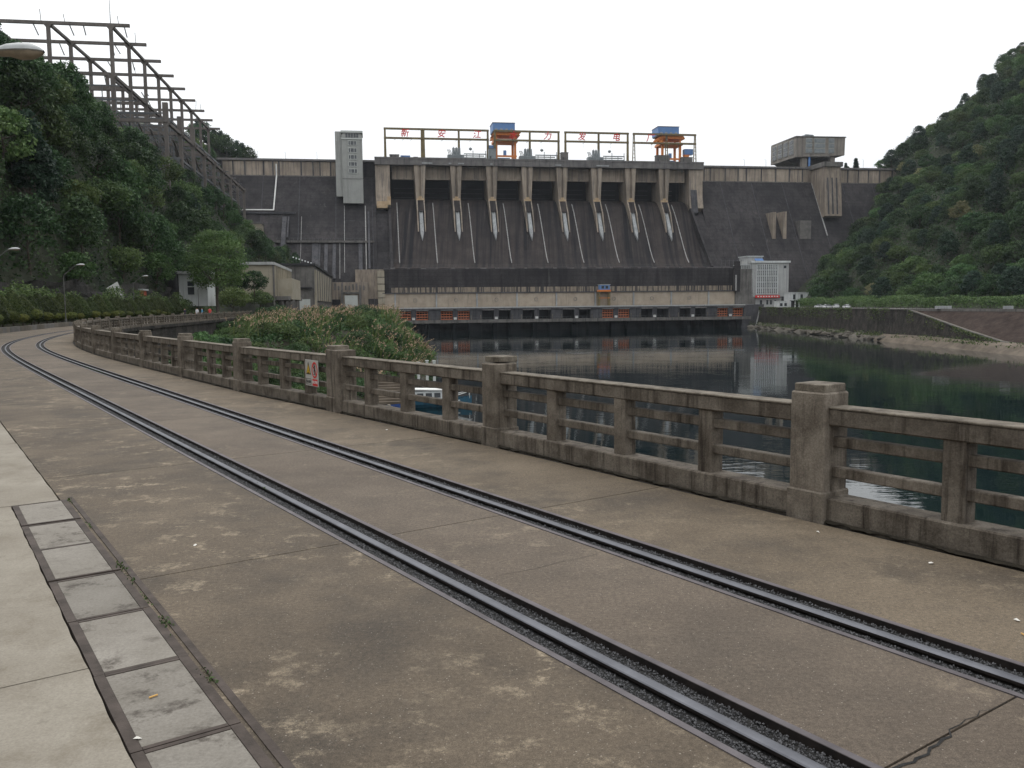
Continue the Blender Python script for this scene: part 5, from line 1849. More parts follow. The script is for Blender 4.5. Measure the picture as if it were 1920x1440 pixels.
# loose hedge behind the cones
rg = np.random.default_rng(31)
n = 26000
s_ = rg.uniform(38, 190, n)
o_ = rg.normal(0, 0.8, n)
top = 3.7 + 0.9 * vnoise(33)(s_ / 3, s_ * 0) + 0.5 * vnoise(34)(s_ / 1.1, s_ * 0)
zz = top * np.sqrt(rg.uniform(0.02, 1, n)) * np.clip(1.1 - (o_ / 1.9) ** 2, 0.3, 1) 
P = np.array([road_pt(a, edge_off(a) + 4.0 + c, z) for a, c, z in zip(s_, o_, zz)])
O = np.stack([rg.normal(0.4, 0.6, n), rg.normal(-0.6, 0.6, n), np.abs(rg.normal(0.4, 0.4, n))], 1)
hb = bpy.data.objects.new('hedge', None); COL.objects.link(hb)
tag(hb, 'loose bright green hedge behind the clipped cones', 'hedge')
link('foliage', leaves('foliage', P, O, 0.3, 'leaf_mid', rg), hb)
b = MB()
for k in range(70):
    s = 40 + 2.1 * k
    p = road_pt(s, edge_off(s) + 4.0, 0)
    b.tube((p[0], p[1], -0.1), (p[0] + rs.uniform(-0.4, 0.4), p[1], 2.0), 0.05, 0.02, 5)
link('stems', b.mesh('stems', 'bark'), hb)

# ---- street lamps


def street_lamp(loc, rz, label, near=False):
    T = Thing('street_lamp', label, 'street lamp', (0, 0, 0), 'local', 'street lamps along the outer kerb')
    b = MB()
    b.tube((0, 0, -0.1), (0, 0, 4.75), 0.06, 0.045, 8)
    pts = [(0, 0, 4.75), (0.08, 0, 4.95), (0.85, 0, 5.6), (1.15, 0, 5.82), (1.35, 0, 5.92)]
    for p, q in zip(pts[:-1], pts[1:]):
        b.tube(p, q, 0.036, 0.034, 8)
    b.lathe((0, 0, 0), [(0.13, -0.1), (0.13, 0.45), (0.08, 0.5)], 8)
    T.part('pole', b, 'lamp_pole')
    b = MB()
    prof = [(0.02, 0.07, 0.03), (0.12, 0.10, 0.07), (0.3, 0.15, 0.125), (0.5, 0.17, 0.14), (0.68, 0.155, 0.125), (0.8, 0.10, 0.07), (0.86, 0.03, 0.02)]
    rows = []
    for x, hw, hh in prof:
        rows.append([(1.25 + x, hw * math.cos(math.pi * k / 8), 5.92 + hh * math.sin(math.pi * k / 8) + 0.02 * x) for k in range(9)])
    b.grid(rows)
    h = T.part('lamp_head', b, 'lamp_grey', smooth=True)
    b = MB()
    rows = []
    for x, hw, hh in prof:
        d = 0.06 if x < 0.4 else 0.12 * math.sin(min(1, (0.9 - x) / 0.3) * math.pi / 2)
        rows.append([(1.25 + x, hw * 1.0 * math.cos(math.pi * k / 8), 5.915 - d * math.sin(math.pi * k / 8) + 0.02 * x) for k in range(9)])
    b.grid(rows)
    T.part('lens', b, 'lamp_lens', h, smooth=True)
    b = MB()
    for x, hw, hh in prof[1:-1]:
        pass
    b.grid([[(1.25 + x, sg * (hw + 0.006), 5.905 + 0.02 * x + dz) for x, hw, hh in prof] for sg, dz in ((1, 0.0), (1, 0.022))])
    b.grid([[(1.25 + x, sg * (hw + 0.006), 5.905 + 0.02 * x + dz) for x, hw, hh in prof] for sg, dz in ((-1, 0.0), (-1, 0.022))])
    T.part('rim', b, 'lamp_dirt', h)
    T.root.location = loc
    T.root.rotation_euler = (0, 0, rz)
    return T


LL = [((-9.62, 14.2, 0), 0.05, 'nearest street lamp, its big grey head at the upper left edge'), ((-37.8, 62.9, 0.2), 0.1, 'second street lamp, head at the left picture edge'),
      ((-45.3, 87.5, 0.25), 0.15, 'street lamp rising beside the hedge, fully seen pole'), ((-52.8, 120.6, 0.25), 0.15, 'street lamp in front of the dark shed'),
      ((-58.6, 161.5, 0.25), 0.15, 'street lamp in front of the white house'), ((-66.5, 210.5, 0.25), 0.15, 'farthest street lamp beside the round bush')]
for loc, rz, lab in LL:
    street_lamp(loc, rz, lab)

# ================================================================== BALUSTRADE
BAL = Thing('balustrade', 'weathered concrete balustrade with square posts along the water side', 'balustrade', (0, 0, 0), 'world')
PB = 4.75
post_s = [-1.75 + PB * k for k in range(-3, 35)]
PO = -0.13                                           # the balustrade stands just outside the road edge


def fpt(s, z=0.0):
    return road_pt(s, fence_off(s) + PO, z)


m_post = MB().cbox(-0.165, 0.165, -0.165, 0.165, -0.02, 1.05, 0.014).mesh('post', 'fence_concrete')
m_base = MB().cbox(-0.18, 0.18, -0.18, 0.18, -0.05, 0.235, 0.012).mesh('post_base', 'fence_concrete')
m_cap = MB().cbox(-0.145, 0.145, -0.145, 0.145, 1.045, 1.115, 0.008).mesh('cap', 'fence_cap')
LN = PB - 0.33
m_rail = MB().cbox(-LN / 2 - 0.01, LN / 2 + 0.01, -0.105, 0.105, 0.79, 0.93, 0.012).mesh('top_rail', 'fence_concrete')
m_top = MB().cbox(-LN / 2, LN / 2, -0.112, 0.112, 0.925, 0.945, 0.006).mesh('rail_top', 'fence_cap')
m_mid = MB().cbox(-LN / 2 - 0.01, LN / 2 + 0.01, -0.045, 0.045, -0.043, 0.043, 0.008).mesh('mid_rail', 'fence_concrete')
m_plinth = MB().cbox(-LN / 2 - 0.01, LN / 2 + 0.01, -0.125, 0.125, -0.05, 0.2, 0.012).mesh('plinth', 'fence_concrete')
m_bal = MB().cbox(-0.085, 0.085, -0.085, 0.085, 0.19, 0.8, 0.01).mesh('baluster', 'fence_concrete')
fr = random.Random(2)


def place(name, me, loc, rz, parent=None, tilt=0.0):
    o = link(name, me, parent or BAL.root)
    o.location = loc
    o.rotation_euler = (tilt, 0, rz)
    return o


for i, s in enumerate(post_s):
    p = fpt(s)
    a = math.pi / 2 - heading(s)
    po = place('post', m_post, (p[0], p[1], fr.uniform(-0.012, 0.01)), a + fr.uniform(-0.02, 0.02), tilt=fr.uniform(-0.008, 0.008))
    place('post_base', m_base, (0, 0, 0), 0, po)
    if i != 4:
        place('cap', m_cap, (0, 0, 0), 0, po)
    else:                                             # the post whose cap has slipped back and cracked
        c_ = place('cap', m_cap, (0.05, -0.07, 0.02), 0.03, po)
        c_.scale = (1.05, 1.05, 1.0)
    if abs(s - 7.75) < 0.1:                           # twin post at the expansion joint
        a3 = math.pi / 2 - heading(s)
        tw = place('post', m_post, (p[0] - math.cos(a3) * 0.2, p[1] - math.sin(a3) * 0.2, 0.001), a3)
    if i == len(post_s) - 1: break
    q = fpt(post_s[i + 1])
    mid = ((p[0] + q[0]) / 2, (p[1] + q[1]) / 2, 0)
    a2 = math.atan2(q[1] - p[1], q[0] - p[0])
    tr = place('top_rail', m_rail, mid, a2, tilt=fr.uniform(-0.01, 0.01))
    place('rail_top', m_top, (0, 0, 0), 0, tr)
    place('plinth', m_plinth, mid, a2)
    d = Vector((q[0] - p[0], q[1] - p[1], 0)).normalized()
    for z in (0.66, 0.415):
        place('mid_rail', m_mid, (mid[0], mid[1], z + fr.uniform(-0.012, 0.012)), a2)
    for k in range(3):
        t = (k - 1) * PB / 4
        place('baluster', m_bal, (mid[0] + d.x * t, mid[1] + d.y * t, 0), a2 + fr.uniform(-0.03, 0.03), tilt=fr.uniform(-0.012, 0.012))

# ---- warning sign tied to the balustrade
s0 = 7.75
p0 = road_pt(8.55, fence_off(8.5) + PO + 0.14, 0.60)
ang = math.pi / 2 - heading(8.5) + math.pi
SG = Thing('warning_sign', 'grey warning sign with yellow triangle and red prohibition circle on the balustrade', 'sign', (0, 0, 0), 'local')
SG.root.location = p0
SG.root.rotation_euler = (0, 0, ang)
b = MB(); b.cbox(-0.30, 0.30, -0.006, 0.006, -0.235, 0.235, 0.002); SG.part('board', b, 'sign_face')
y = -0.0085


def tri(cx, cz, r, y, mat, name, parent=None):
    b = MB()
    pts = [(cx + r * 0.86 * math.sin(2 * math.pi * k / 3), cz + r * math.cos(2 * math.pi * k / 3)) for k in range(3)]
    b.prism(pts, 1, y, y + 0.002)
    return SG.part(name, b, mat, parent)


t0 = tri(-0.15, 0.045, 0.15, y, 'sign_black', 'triangle')
t1 = tri(-0.15, 0.042, 0.108, y - 0.002, 'sign_yellow', 'triangle_field', t0)
b = MB()
b.prism([(-0.19, -0.008), (-0.11, -0.008), (-0.115, 0.006), (-0.185, 0.006)], 1, y - 0.004, y - 0.002)
b.prism([(-0.165, 0.012), (-0.150, 0.012), (-0.135, 0.05), (-0.15, 0.055)], 1, y - 0.004, y - 0.002)
b.lathe((-0.143, y - 0.003, 0.068), [(0.012, -0.001), (0.012, 0.001)], 8)
SG.part('falling_figure', b, 'sign_black', t1)


def ring(cx, cz, r0, r1, y, mat, name, parent=None, n=28):
    b = MB()
    vs_ = []
    for r in (r0, r1):
        for k in range(n):
            t = 2 * math.pi * k / n
            vs_.append((cx + r * math.cos(t), y, cz + r * 1.08 * math.sin(t)))
    fs_ = [(k, (k + 1) % n, n + (k + 1) % n, n + k) for k in range(n)]
    if r0 < 1e-6:
        fs_ = [tuple(range(n, 2 * n))]
    b.add(vs_, fs_)
    return SG.part(name, b, mat, parent)


c0 = ring(0.145, 0.06, 0.105, 0.135, y, 'sign_red', 'prohibition_ring')
b = MB()
b.bar((0.06, y - 0.001, 0.14), (0.23, y - 0.001, -0.02), 0.002, 0.02, (0, 0, 1))
SG.part('prohibition_bar', b, 'sign_red', c0)
b = MB()                                              # climbing figure
for a_, c_, w_ in (((0.14, 0.13), (0.15, 0.07), 0.03), ((0.15, 0.07), (0.12, 0.03), 0.022), ((0.12, 0.03), (0.15, -0.005), 0.018), ((0.15, 0.07), (0.19, 0.04), 0.022),
                   ((0.19, 0.04), (0.195, 0.0), 0.016), ((0.14, 0.12), (0.10, 0.10), 0.016), ((0.14, 0.12), (0.185, 0.135), 0.016), ((0.10, -0.015), (0.2, -0.02), 0.01)):
    b.bar((a_[0], y - 0.003, a_[1]), (c_[0], y - 0.003, c_[1]), 0.002, w_, (0, 0, 1))
b.prism([(0.135 + 0.018 * math.cos(k), 0.155 + 0.02 * math.sin(k)) for k in np.linspace(0, 5.6, 9)], 1, y - 0.004, y - 0.002)
SG.part('climbing_figure', b, 'sign_black', c0)
b = MB()
for q in ((-0.27, -0.03, -0.112, -0.104), (-0.27, -0.03, -0.212, -0.204), (-0.27, -0.262, -0.204, -0.112), (-0.038, -0.03, -0.204, -0.112)):
    b.box(q[0], q[1], y, y + 0.002, q[2], q[3])
SG.part('caption_border', b, 'sign_black')
b = MB(); b.box(0.035, 0.27, y, y + 0.002, -0.222, -0.104); rb = SG.part('caption_field', b, 'sign_red')
for body, cx, mt, par in (('当心落水', -0.15, 'sign_black', None), ('禁止跨越', 0.153, 'white_paint', rb)):
    me = text_mesh('caption', body, 0.058, mt, 0.0005, 0, 0.0012)
    o = link('caption', me, SG.root if par is None else par)
    o.location = (cx, y - 0.002, -0.16)
    o.rotation_euler = (math.pi / 2, 0, 0)
for x_, z_ in ((-0.27, 0.215), (0.27, 0.215), (-0.27, -0.215)):
    b = MB(); b.tube((x_, -0.004, z_), (x_, 0.05, z_), 0.004, n=5); SG.part('tie_wire', b, 'yard_steel')

# ================================================================== VEGETATION
protos = [make_tree('hill_tree', 'broadleaf tree in the dark wood on the left hill', 'tree', 'trees of the left hill wood', 100 + k,
                    R, Hh, z0, nc, 46, rc, 0.42, mt, tp_) for k, (R, Hh, z0, nc, rc, mt, tp_) in enumerate((
                        (3.4, 5.5, 2.2, 60, 1.15, 'leaf_dark', 0.2), (2.8, 6.5, 2.6, 58, 1.05, 'leaf_dark', 0.35), (3.8, 5.0, 2.0, 66, 1.2, 'leaf_mid', 0.1),
                        (3.0, 4.6, 2.0, 52, 1.1, 'leaf_light', 0.15), (2.3, 7.5, 2.0, 54, 0.9, 'leaf_conifer', 0.7)))]
for k, lab in enumerate(('broadleaf tree in the dark wood on the left hill', 'tall narrow broadleaf tree in the dark wood on the left hill', 'mid green spreading tree on the left hill',
                         'yellow green broadleaf tree in the wood on the left hill', 'pointed dark conifer on the left hill')):
    protos[k]['label'] = lab
rg = np.random.default_rng(77)
cand = []
for _ in range(9000):
    v = rg.uniform(80, 455)
    u = float(toe(v)) - 0.5 - rg.uniform(0, 1) ** 1.25 * 62
    z = float(left_z(u, v))
    x, y, _z = W(u, v)
    if not visible(x, y, z + 4, 80): continue
    if v > 218 and u < -50 and v < 385 and u > -86 and rg.random() < 0.93: continue      # the yard's terraces are kept clear
    if v > 215 and u > -40 and float(toe(v)) - u < 9 : continue                    # buildings and grass slope
    cand.append((x, y, z, v))
kept, used = [], [False] * 5
for c in cand:
    d = 3.6 + 1.0 * smooth(100, 300, c[3])
    if all((c[0] - k[0]) ** 2 + (c[1] - k[1]) ** 2 + 0.35 * (c[2] - k[2]) ** 2 > d * d for k in kept):
        kept.append(c)
    if len(kept) >= 290: break
for c in kept:
    k = int(rg.choice(5, p=[0.42, 0.2, 0.2, 0.1, 0.08]))
    sc = float(rg.uniform(0.75, 1.25)) * (0.85 if c[3] > 250 else 1.0)
    sc3 = (sc, sc, sc * float(rg.uniform(0.85, 1.2)))
    rz = float(rg.uniform(0, 6.28))
    if not used[k]:
        r = protos[k]; r.location = (c[0], c[1], c[2] - 0.6); r.scale = sc3; r.rotation_euler = (0, 0, rz); used[k] = True
    else:
        copy_thing(protos[k], (c[0], c[1], c[2] - 0.6), rz, sc3)


def undergrowth(name, label, zf, pts_uv, size, mat, seed, hmax, world=False, parent=None):
    rg = np.random.default_rng(seed)
    u, v = pts_uv[:, 0], pts_uv[:, 1]
    z = zf(u, v)
    nf = vnoise(seed)
    h = hmax * (0.25 + 0.75 * np.clip(0.5 + 0.9 * nf(u / 2.3, v / 2.3), 0, 1)) * np.sqrt(rg.uniform(0.05, 1, len(u)))
    if world:
        P = np.stack([u, v, z + h], 1)
    else:
        P = np.stack([u * ca - v * sa, u * sa + v * ca, z + h], 1)
    O = np.stack([rg.normal(0.3, 0.6, len(u)), rg.normal(-0.5, 0.6, len(u)), np.abs(rg.normal(0.6, 0.4, len(u)))], 1)
    tint = np.clip(0.45 + 0.5 * nf(u / 5 + 9, v / 5) + rg.normal(0, 0.18, len(u)), 0, 1)
    ob = link(name, leaves(name, P, O, size, mat, rg, tint))
    return tag(ob, label, 'undergrowth', kind='stuff')


n = 120000
v = 80 + 375 * rg.random(n) ** 1.3
d = 0.3 + 60 * rg.random(n) ** 1.2
uv_ = np.stack([toe(v) - d, v], 1)
uv_ = uv_[~((v > 215) & (uv_[:, 0] < -51) & (uv_[:, 0] > -86) & (v < 380) & (rg.random(n) < 0.35))]
undergrowth('hill_undergrowth', 'dark leafy undergrowth covering the left hill', left_z, uv_, 0.5, 'leaf_dark', 41, 2.6)
# pale grass slope beside the dam's left end
n = 9000
v = rg.uniform(290, 430, n)
uv_ = np.stack([toe(v) + 1.0 - rg.uniform(0, 22, n), v], 1)
undergrowth('grass_slope', 'pale yellow green grassy slope below the dam wall at left', left_z, uv_, 0.6, 'reed_blade', 43, 1.4)

# the big camphor tree and round bush by the white house
big = make_tree('big_tree', 'big round leafy tree overhanging the white house', 'tree', None, 201, 5.0, 11.5, 3.2, 170, 80, 1.55, 0.34, 'leaf_light', 0.1, 0.35, 9)
big.location = W(-28.7, 166, 0.8)
bush = make_tree('round_bush', 'dark round clipped bush before the beige station building', 'bush', None, 202, 2.8, 4.4, 0.4, 90, 60, 0.9, 0.3, 'leaf_dark', 0.0, 0.16, 5)
bush.location = W(-26.6, 200, 4.6)
slim = [make_tree('road_tree', lab, 'tree', 'trees beside the far road', 210 + k, R, Hh, 1.5, 70, 50, 1.1, 0.34, mt, 0.2, 0.2, 5) for k, (lab, R, Hh, mt) in enumerate((
    ('dark tree left of the white house roof', 3.4, 7, 'leaf_dark'), ('light green shrubby tree right of the big tree', 3.0, 3.6, 'leaf_light'), ('dark shrubby tree below the beige building', 2.8, 3.2, 'leaf_mid'),
    ('small green tree on the slope behind the cottage', 3.0, 6, 'leaf_mid')))]
for t_, (u, v, z) in zip(slim, ((-46, 176, 5), (-27.5, 176, 0), (-27.0, 212, 0.5), (-36, 196, 5))):
    t_.location = W(u, v, z)

# ---- right hill wood
rprot = [make_tree('slope_tree', lab, 'tree', 'trees of the right hill wood', 300 + k, R, Hh, z0, nc, 64, rc, 0.58, mt, tp_, 0.22, 4) for k, (lab, R, Hh, z0, nc, rc, mt, tp_) in enumerate((
    ('broadleaf tree in the wood on the right hill', 4.8, 6.8, 1.6, 58, 1.6, 'leaf_dark', 0.25), ('tall dark tree in the wood on the right hill', 4.0, 8.5, 1.6, 56, 1.5, 'leaf_conifer', 0.45),
    ('mid green spreading tree on the right hill', 5.2, 6.0, 1.4, 60, 1.7, 'leaf_mid', 0.15), ('bright green tree low on the right hill', 4.4, 5.4, 1.2, 52, 1.5, 'leaf_light', 0.2),
    ('cream flowering tree on the right hill', 3.4, 4.6, 1.4, 36, 1.2, 'leaf_cream', 0.2)))]
cand = []
for _ in range(14000):
    y = rg.uniform(215, 560)
    x = rg.uniform(144, 0.66 * y + 10)
    z = float(right_z(x, y))
    if z < 0.2 or not visible(x, y, z + 4, 50): continue
    uu, vv = to_uv(x, y)
    if vv > 392 and uu < 228 and z < 14: continue
    if vv < 486 and z < CREST + 2 and vv > slope_v(min(z, 69)) - 5: continue
    cand.append((x, y, z))
kept, used = [], [False] * 5
for c in cand:
    d = 7.2
    if all((c[0] - k[0]) ** 2 + 0.8 * (c[1] - k[1]) ** 2 > d * d for k in kept):
        kept.append(c)
    if len(kept) >= 295: break
for c in kept:
    low = c[2] < 22
    k = int(rg.choice(5, p=[0.34, 0.22, 0.24, 0.17, 0.03] if low else [0.4, 0.32, 0.2, 0.03, 0.05]))
    sc = float(rg.uniform(0.75, 1.2))
    sc3 = (sc, sc, sc * float(rg.uniform(0.85, 1.2)))
    rz = float(rg.uniform(0, 6.28))
    if not used[k]:
        r = rprot[k]; r.location = (c[0], c[1], c[2] - 0.8); r.scale = sc3; r.rotation_euler = (0, 0, rz); used[k] = True
    else:
        copy_thing(rprot[k], (c[0], c[1], c[2] - 0.8), rz, sc3)
print('TREES', len(kept))
n = 150000
y = 215 + 350 * rg.random(n)
x = 142 + (0.68 * y - 130) * rg.random(n)
ok = (right_z(x, y) > -0.5)
uu, vv = x * ca + y * sa, -x * sa + y * ca
ok &= ~((vv > 392) & (uu < 226) & (right_z(x, y) < 10))
ok &= ~((vv > slope_v(np.minimum(right_z(x, y), 69)) - 2) & (vv < 484) & (right_z(x, y) < CREST))
undergrowth('slope_undergrowth', 'dark leafy undergrowth covering the right hill', right_z, np.stack([x, y], 1)[ok], 0.75, 'leaf_dark', 47, 4.5, True)
# terrace hedge along the right bank
n = 16000
t = rg.random(n)
y = 215 + 190 * t
xl = np.interp(y, [215, 268, 405], [146, 132, 136]) + rg.normal(0, 1.1, n)
h = (4.2 + 0.8 * vnoise(48)(y / 4, y * 0)) * np.sqrt(rg.uniform(0.02, 1, n))
hb = bpy.data.objects.new('hedge', None); COL.objects.link(hb)
tag(hb, 'long even green hedge along the terrace on the right bank', 'hedge')
link('foliage', leaves('foliage', np.stack([xl, y, BANK + h], 1), np.stack([rg.normal(-0.5, 0.5, n), rg.normal(-0.5, 0.5, n), np.abs(rg.normal(0.5, 0.4, n))], 1), 0.55, 'leaf_mid', rg), hb)
b = MB()
for k in range(60):
    yy = 216 + 3.1 * k
    xx = float(np.interp(yy, [215, 268, 405], [146, 132, 136]))
    b.tube((xx, yy, BANK - 0.1), (xx, yy, BANK + 2.2), 0.08, 0.04, 5)
link('stems', b.mesh('stems', 'bark'), hb)

# ---- trees beyond the crest
cyp = make_tree('cypress', 'tallest dark cypress behind the crest at right', 'tree', 'cypresses behind the crest', 401, 1.9, 10.0, 0.2, 130, 40, 0.8, 0.5, 'leaf_conifer', 0.6, 0.15, 3)
cyp.location = W(291, 492, 77.5)
copy_thing(cyp, W(284.4, 492, 77.5), 1.0, 0.72, 'smaller cypress left of the tallest one behind the crest')
copy_thing(cyp, W(287.2, 494, 77.5), 2.0, 0.55, 'smallest cypress between two others behind the crest')
for k in range(16):
    u = -94 + 1.9 * k
    o = copy_thing(protos[4] if k % 3 else protos[1], W(u, 490 + (k % 3) * 5, 90 - max(0, (u + 92)) * 0.55 - 2.5), k * 1.3, 1.6 if k % 2 else 1.25)
    o['label'] = 'dark tree behind the dam crest at its left end'
    o['group'] = 'trees behind the left crest'
b = MB()
b.grid([[W(u, v, 90 - max(0, u + 92) * 0.6 - 5) for v in (484, 520)] for u in (-130, -92, -80, -70, -60, -55)])
tag(link('back_hill', b.mesh('back_hill', 'hill_soil')), 'wooded rise behind the left crest', kind='structure')

# ---- scrub and reeds on the promontory
shr = [make_tree('scrub_bush', lab, 'bush', 'bushes on the river bank mound', 500 + k, R, Hh, 0.1, 40, 48, 0.75, 0.26, mt, 0.0, 0.06, 4) for k, (lab, R, Hh, mt) in enumerate((
    ('dark leafy bush on the river bank mound', 2.0, 2.4, 'leaf_mid'), ('deep green broad bush on the river bank mound', 2.3, 2.8, 'leaf_dark'), ('light green bush on the river bank mound', 1.8, 2.0, 'leaf_light')))]
used = [False] * 3
nb = 0
for _ in range(1500):
    v = rg.uniform(85, 215)
    u = rg.uniform(-21.5, float(shore_u(v)) - 0.8)
    z = float(bank_z(u, v))
    if z < WATER + 0.6: continue
    x, y, _z = W(u, v)
    if not visible(x, y, z + 1, 20): continue
    if v < 135 and u > -8 and rg.random() < 0.6: continue
    k = int(rg.choice(3, p=[0.5, 0.38, 0.12]))
    sc = float(rg.uniform(0.5, 1.05))
    if not used[k]:
        shr[k].location, shr[k].scale, used[k] = (x, y, z - 0.2), (sc, sc, sc), True
    else:
        copy_thing(shr[k], (x, y, z - 0.2), float(rg.uniform(0, 6)), sc)
    nb += 1
    if nb >= 240: break
n = 60000
v = rg.uniform(45, 220, n)
u = -22 + (shore_u(v) + 22 - 0.3) * rg.random(n)
undergrowth('bank_undergrowth', 'mixed green weeds covering the river bank mound', bank_z, np.stack([u, v], 1), 0.42, 'leaf_mid', 51, 1.5)
# reeds: bent blades with feathery tan plumes
n = 3800
v = rg.uniform(120, 215, n)
u = shore_u(v) - 0.8 - 30 * rg.random(n) ** 1.5
clump = vnoise(61)(u / 3.0, v / 4.5)
ok = (clump > 0.1) & (u > -21)
u, v = u[ok], v[ok]
z = bank_z(u, v)
n = len(u)
hgt = rg.uniform(1.6, 2.9, n)
base = np.stack([u * ca - v * sa, u * sa + v * ca, z], 1)
lean = np.stack([rg.normal(0.25, 0.3, n), rg.normal(0, 0.3, n), np.ones(n)], 1)
tip = base + lean * hgt[:, None]
side = np.stack([rg.normal(1, 0.3, n), rg.normal(0, 0.3, n), np.zeros(n)], 1) * 0.05
V = np.stack([base - side, base + side, (base + tip) / 2 + side * 1.6, (base + tip) / 2 - side * 1.6, tip + side, tip - side], 1).reshape(-1, 3)
Q = np.concatenate([np.arange(n)[:, None] * 6 + np.array([0, 1, 2, 3]), np.arange(n)[:, None] * 6 + np.array([3, 2, 4, 5])])
ob = link('reed_stems', np_mesh('reed_stems', V, Q, 'reed_blade', np.repeat(rg.random(n), 6)))
tag(ob, 'thin reed stems and blades on the river bank mound', 'reeds', kind='stuff')
PP, OO = [], []
for j in range(4):
    PP.append(tip + lean * (0.02 + 0.15 * j) * np.array([1.8, 1.8, 0.8]) + rg.normal(0, 0.05, (n, 3)))
    OO.append(np.stack([rg.normal(0, 1, n), np.full(n, -1.0), rg.normal(0, 0.4, n)], 1))
ob = link('reed_plumes', leaves('reed_plumes', np.concatenate(PP), np.concatenate(OO), 0.36, 'reed_plume', rg, aspect=0.35))
tag(ob, 'feathery tan reed plumes along the top of the mound', 'reeds', kind='stuff')

# ================================================================== SHORE ROCKS, BOATS, CARS, PEOPLE, LITTER
rk = random.Random(14)


def rock_mesh(seed, mat='shore_stone'):
    r_ = np.random.default_rng(seed)
    b = MB()
    pts = []
    for z, rr in ((-0.5, 0.6), (-0.1, 1.0), (0.35, 0.85), (0.62, 0.4)):
        pts.append([(math.cos(2 * math.pi * k / 8) * rr * r_.uniform(0.7, 1.2), math.sin(2 * math.pi * k / 8) * rr * r_.uniform(0.7, 1.2), z + r_.uniform(-0.12, 0.12)) for k in range(8)])
    n = 8
    b.v = [p for row in pts for p in row]
    for k in range(3):
        for i in range(n):
            b.f.append((k * n + i, k * n + (i + 1) % n, (k + 1) * n + (i + 1) % n, (k + 1) * n + i))
    b.f.append(tuple(range(3 * n, 4 * n)))
    return b.mesh('shore_rock', mat)


rms = [rock_mesh(k) for k in range(5)]
for k in range(60):
    y = rk.uniform(275, 400) if k < 44 else rk.uniform(400, 450)
    x0 = float(np.interp(y, [278, 330, 363, 400, 440], [124.2, 123.6, 124.3, 125, 126.3]))
    q = rk.uniform(0.6, 5.2)
    ob = link('shore_rock', rms[k % 5])
    ob.location = (x0 - q, y, WATER + 0.2 + (5.2 - q) * 0.32)
    s_ = rk.uniform(0.7, 1.9)
    ob.scale = (s_, s_ * rk.uniform(0.9, 1.7), s_ * rk.uniform(0.6, 1.1))
    ob.rotation_euler = (rk.uniform(-0.2, 0.2), rk.uniform(-0.2, 0.2), rk.uniform(0, 6))
    tag(ob, 'grey brown boulder at the waterline below the embankment wall', 'rock', 'boulders below the embankment wall')
for k in range(26):
    v = rk.uniform(112, 150)
    u = float(shore_u(v)) - rk.uniform(-0.4, 2.2)
    ob = link('bank_stone', rms[k % 5])
    ob.location = W(u, v, float(bank_z(u, v)) + 0.2)
    s_ = rk.uniform(0.35, 0.9)
    ob.scale = (s_, s_ * 1.2, s_ * 0.8)
    ob.rotation_euler = (0, 0, rk.uniform(0, 6))
    tag(ob, 'pale stone on the near bank beside the boats', 'rock', 'stones beside the moored boats')
# stone stair with rails down to the boats
ST = Thing('bank_stair', 'concrete stair with a thin pipe rail going down the mound', 'stair', (3, 135, -6))
for k in range(16):
    b = MB(); b.box(1.2 + 0.42 * k, 1.75 + 0.42 * k, 139 - 0.9 * k, 141.2 - 0.9 * k, -8.0 - 0.0 * k - 0.2 * k - 1.0, -6.9 - 0.26 * k)
    ST.part('step', b, 'shore_stone')
b = MB()
for k in range(0, 16, 3):
    b.tube((1.4 + 0.42 * k, 139 - 0.9 * k, -7.2 - 0.26 * k), (1.4 + 0.42 * k, 139 - 0.9 * k, -5.9 - 0.26 * k), 0.05, n=5)
b.tube((1.4, 139, -5.9), (7.7, 125.5, -9.8), 0.05, n=5)
ST.part('hand_rail', b, 'lamp_pole')


LD = Thing('landing_slope', 'pale stepped stone landing beside the moored boats', 'landing', (2.5, 118, -10))
for k in range(9):
    b = MB(); b.box(0.2, 4.6, 114.5 + 0.75 * k, 115.22 + 0.75 * k, -11.4, -11.0 + 0.3 * k); LD.part('stone_step', b, 'pale_apron')
for k, (u, v, h) in enumerate(((6.2, 128, 2.6), (7.5, 128.5, 2.8), (8.6, 129, 2.7))):
    T = Thing('mooring_post', ('leftmost', 'middle', 'rightmost')[k] + ' pale concrete post on the bank behind the boats', 'post', (u, v, -9), group='pale posts on the bank')
    b = MB(); b.cbox(u - 0.2, u + 0.2, v - 0.2, v + 0.2, -10, -9.4 + h, 0.03); T.part('shaft', b, 'tower_trim')
    b = MB(); b.cbox(u - 0.26, u + 0.26, v - 0.26, v + 0.26, -9.4 + h, -9.25 + h, 0.02); T.part('cap', b, 'tower_trim')


def hull(b, L_, Wd, Hh, n=14):
    rows = []
    for k in range(n + 1):
        t = k / n
        w = Wd / 2 * (1 - max(0, (t - 0.55) / 0.45) ** 2.2) * (0.86 + 0.14 * min(1, t / 0.15))
        sheer = 0.35 * max(0, (t - 0.5) / 0.5) ** 2
        x = -L_ / 2 + L_ * t
        rows.append([(x, -w, Hh + sheer), (x + 0.0, -w * 0.92, Hh * 0.45), (x, -w * 0.6, -0.15), (x, 0, -0.3), (x, w * 0.6, -0.15), (x, w * 0.92, Hh * 0.45), (x, w, Hh + sheer)])
    b.grid(rows)
    b.add(rows[0], [tuple(range(7))])
    return rows


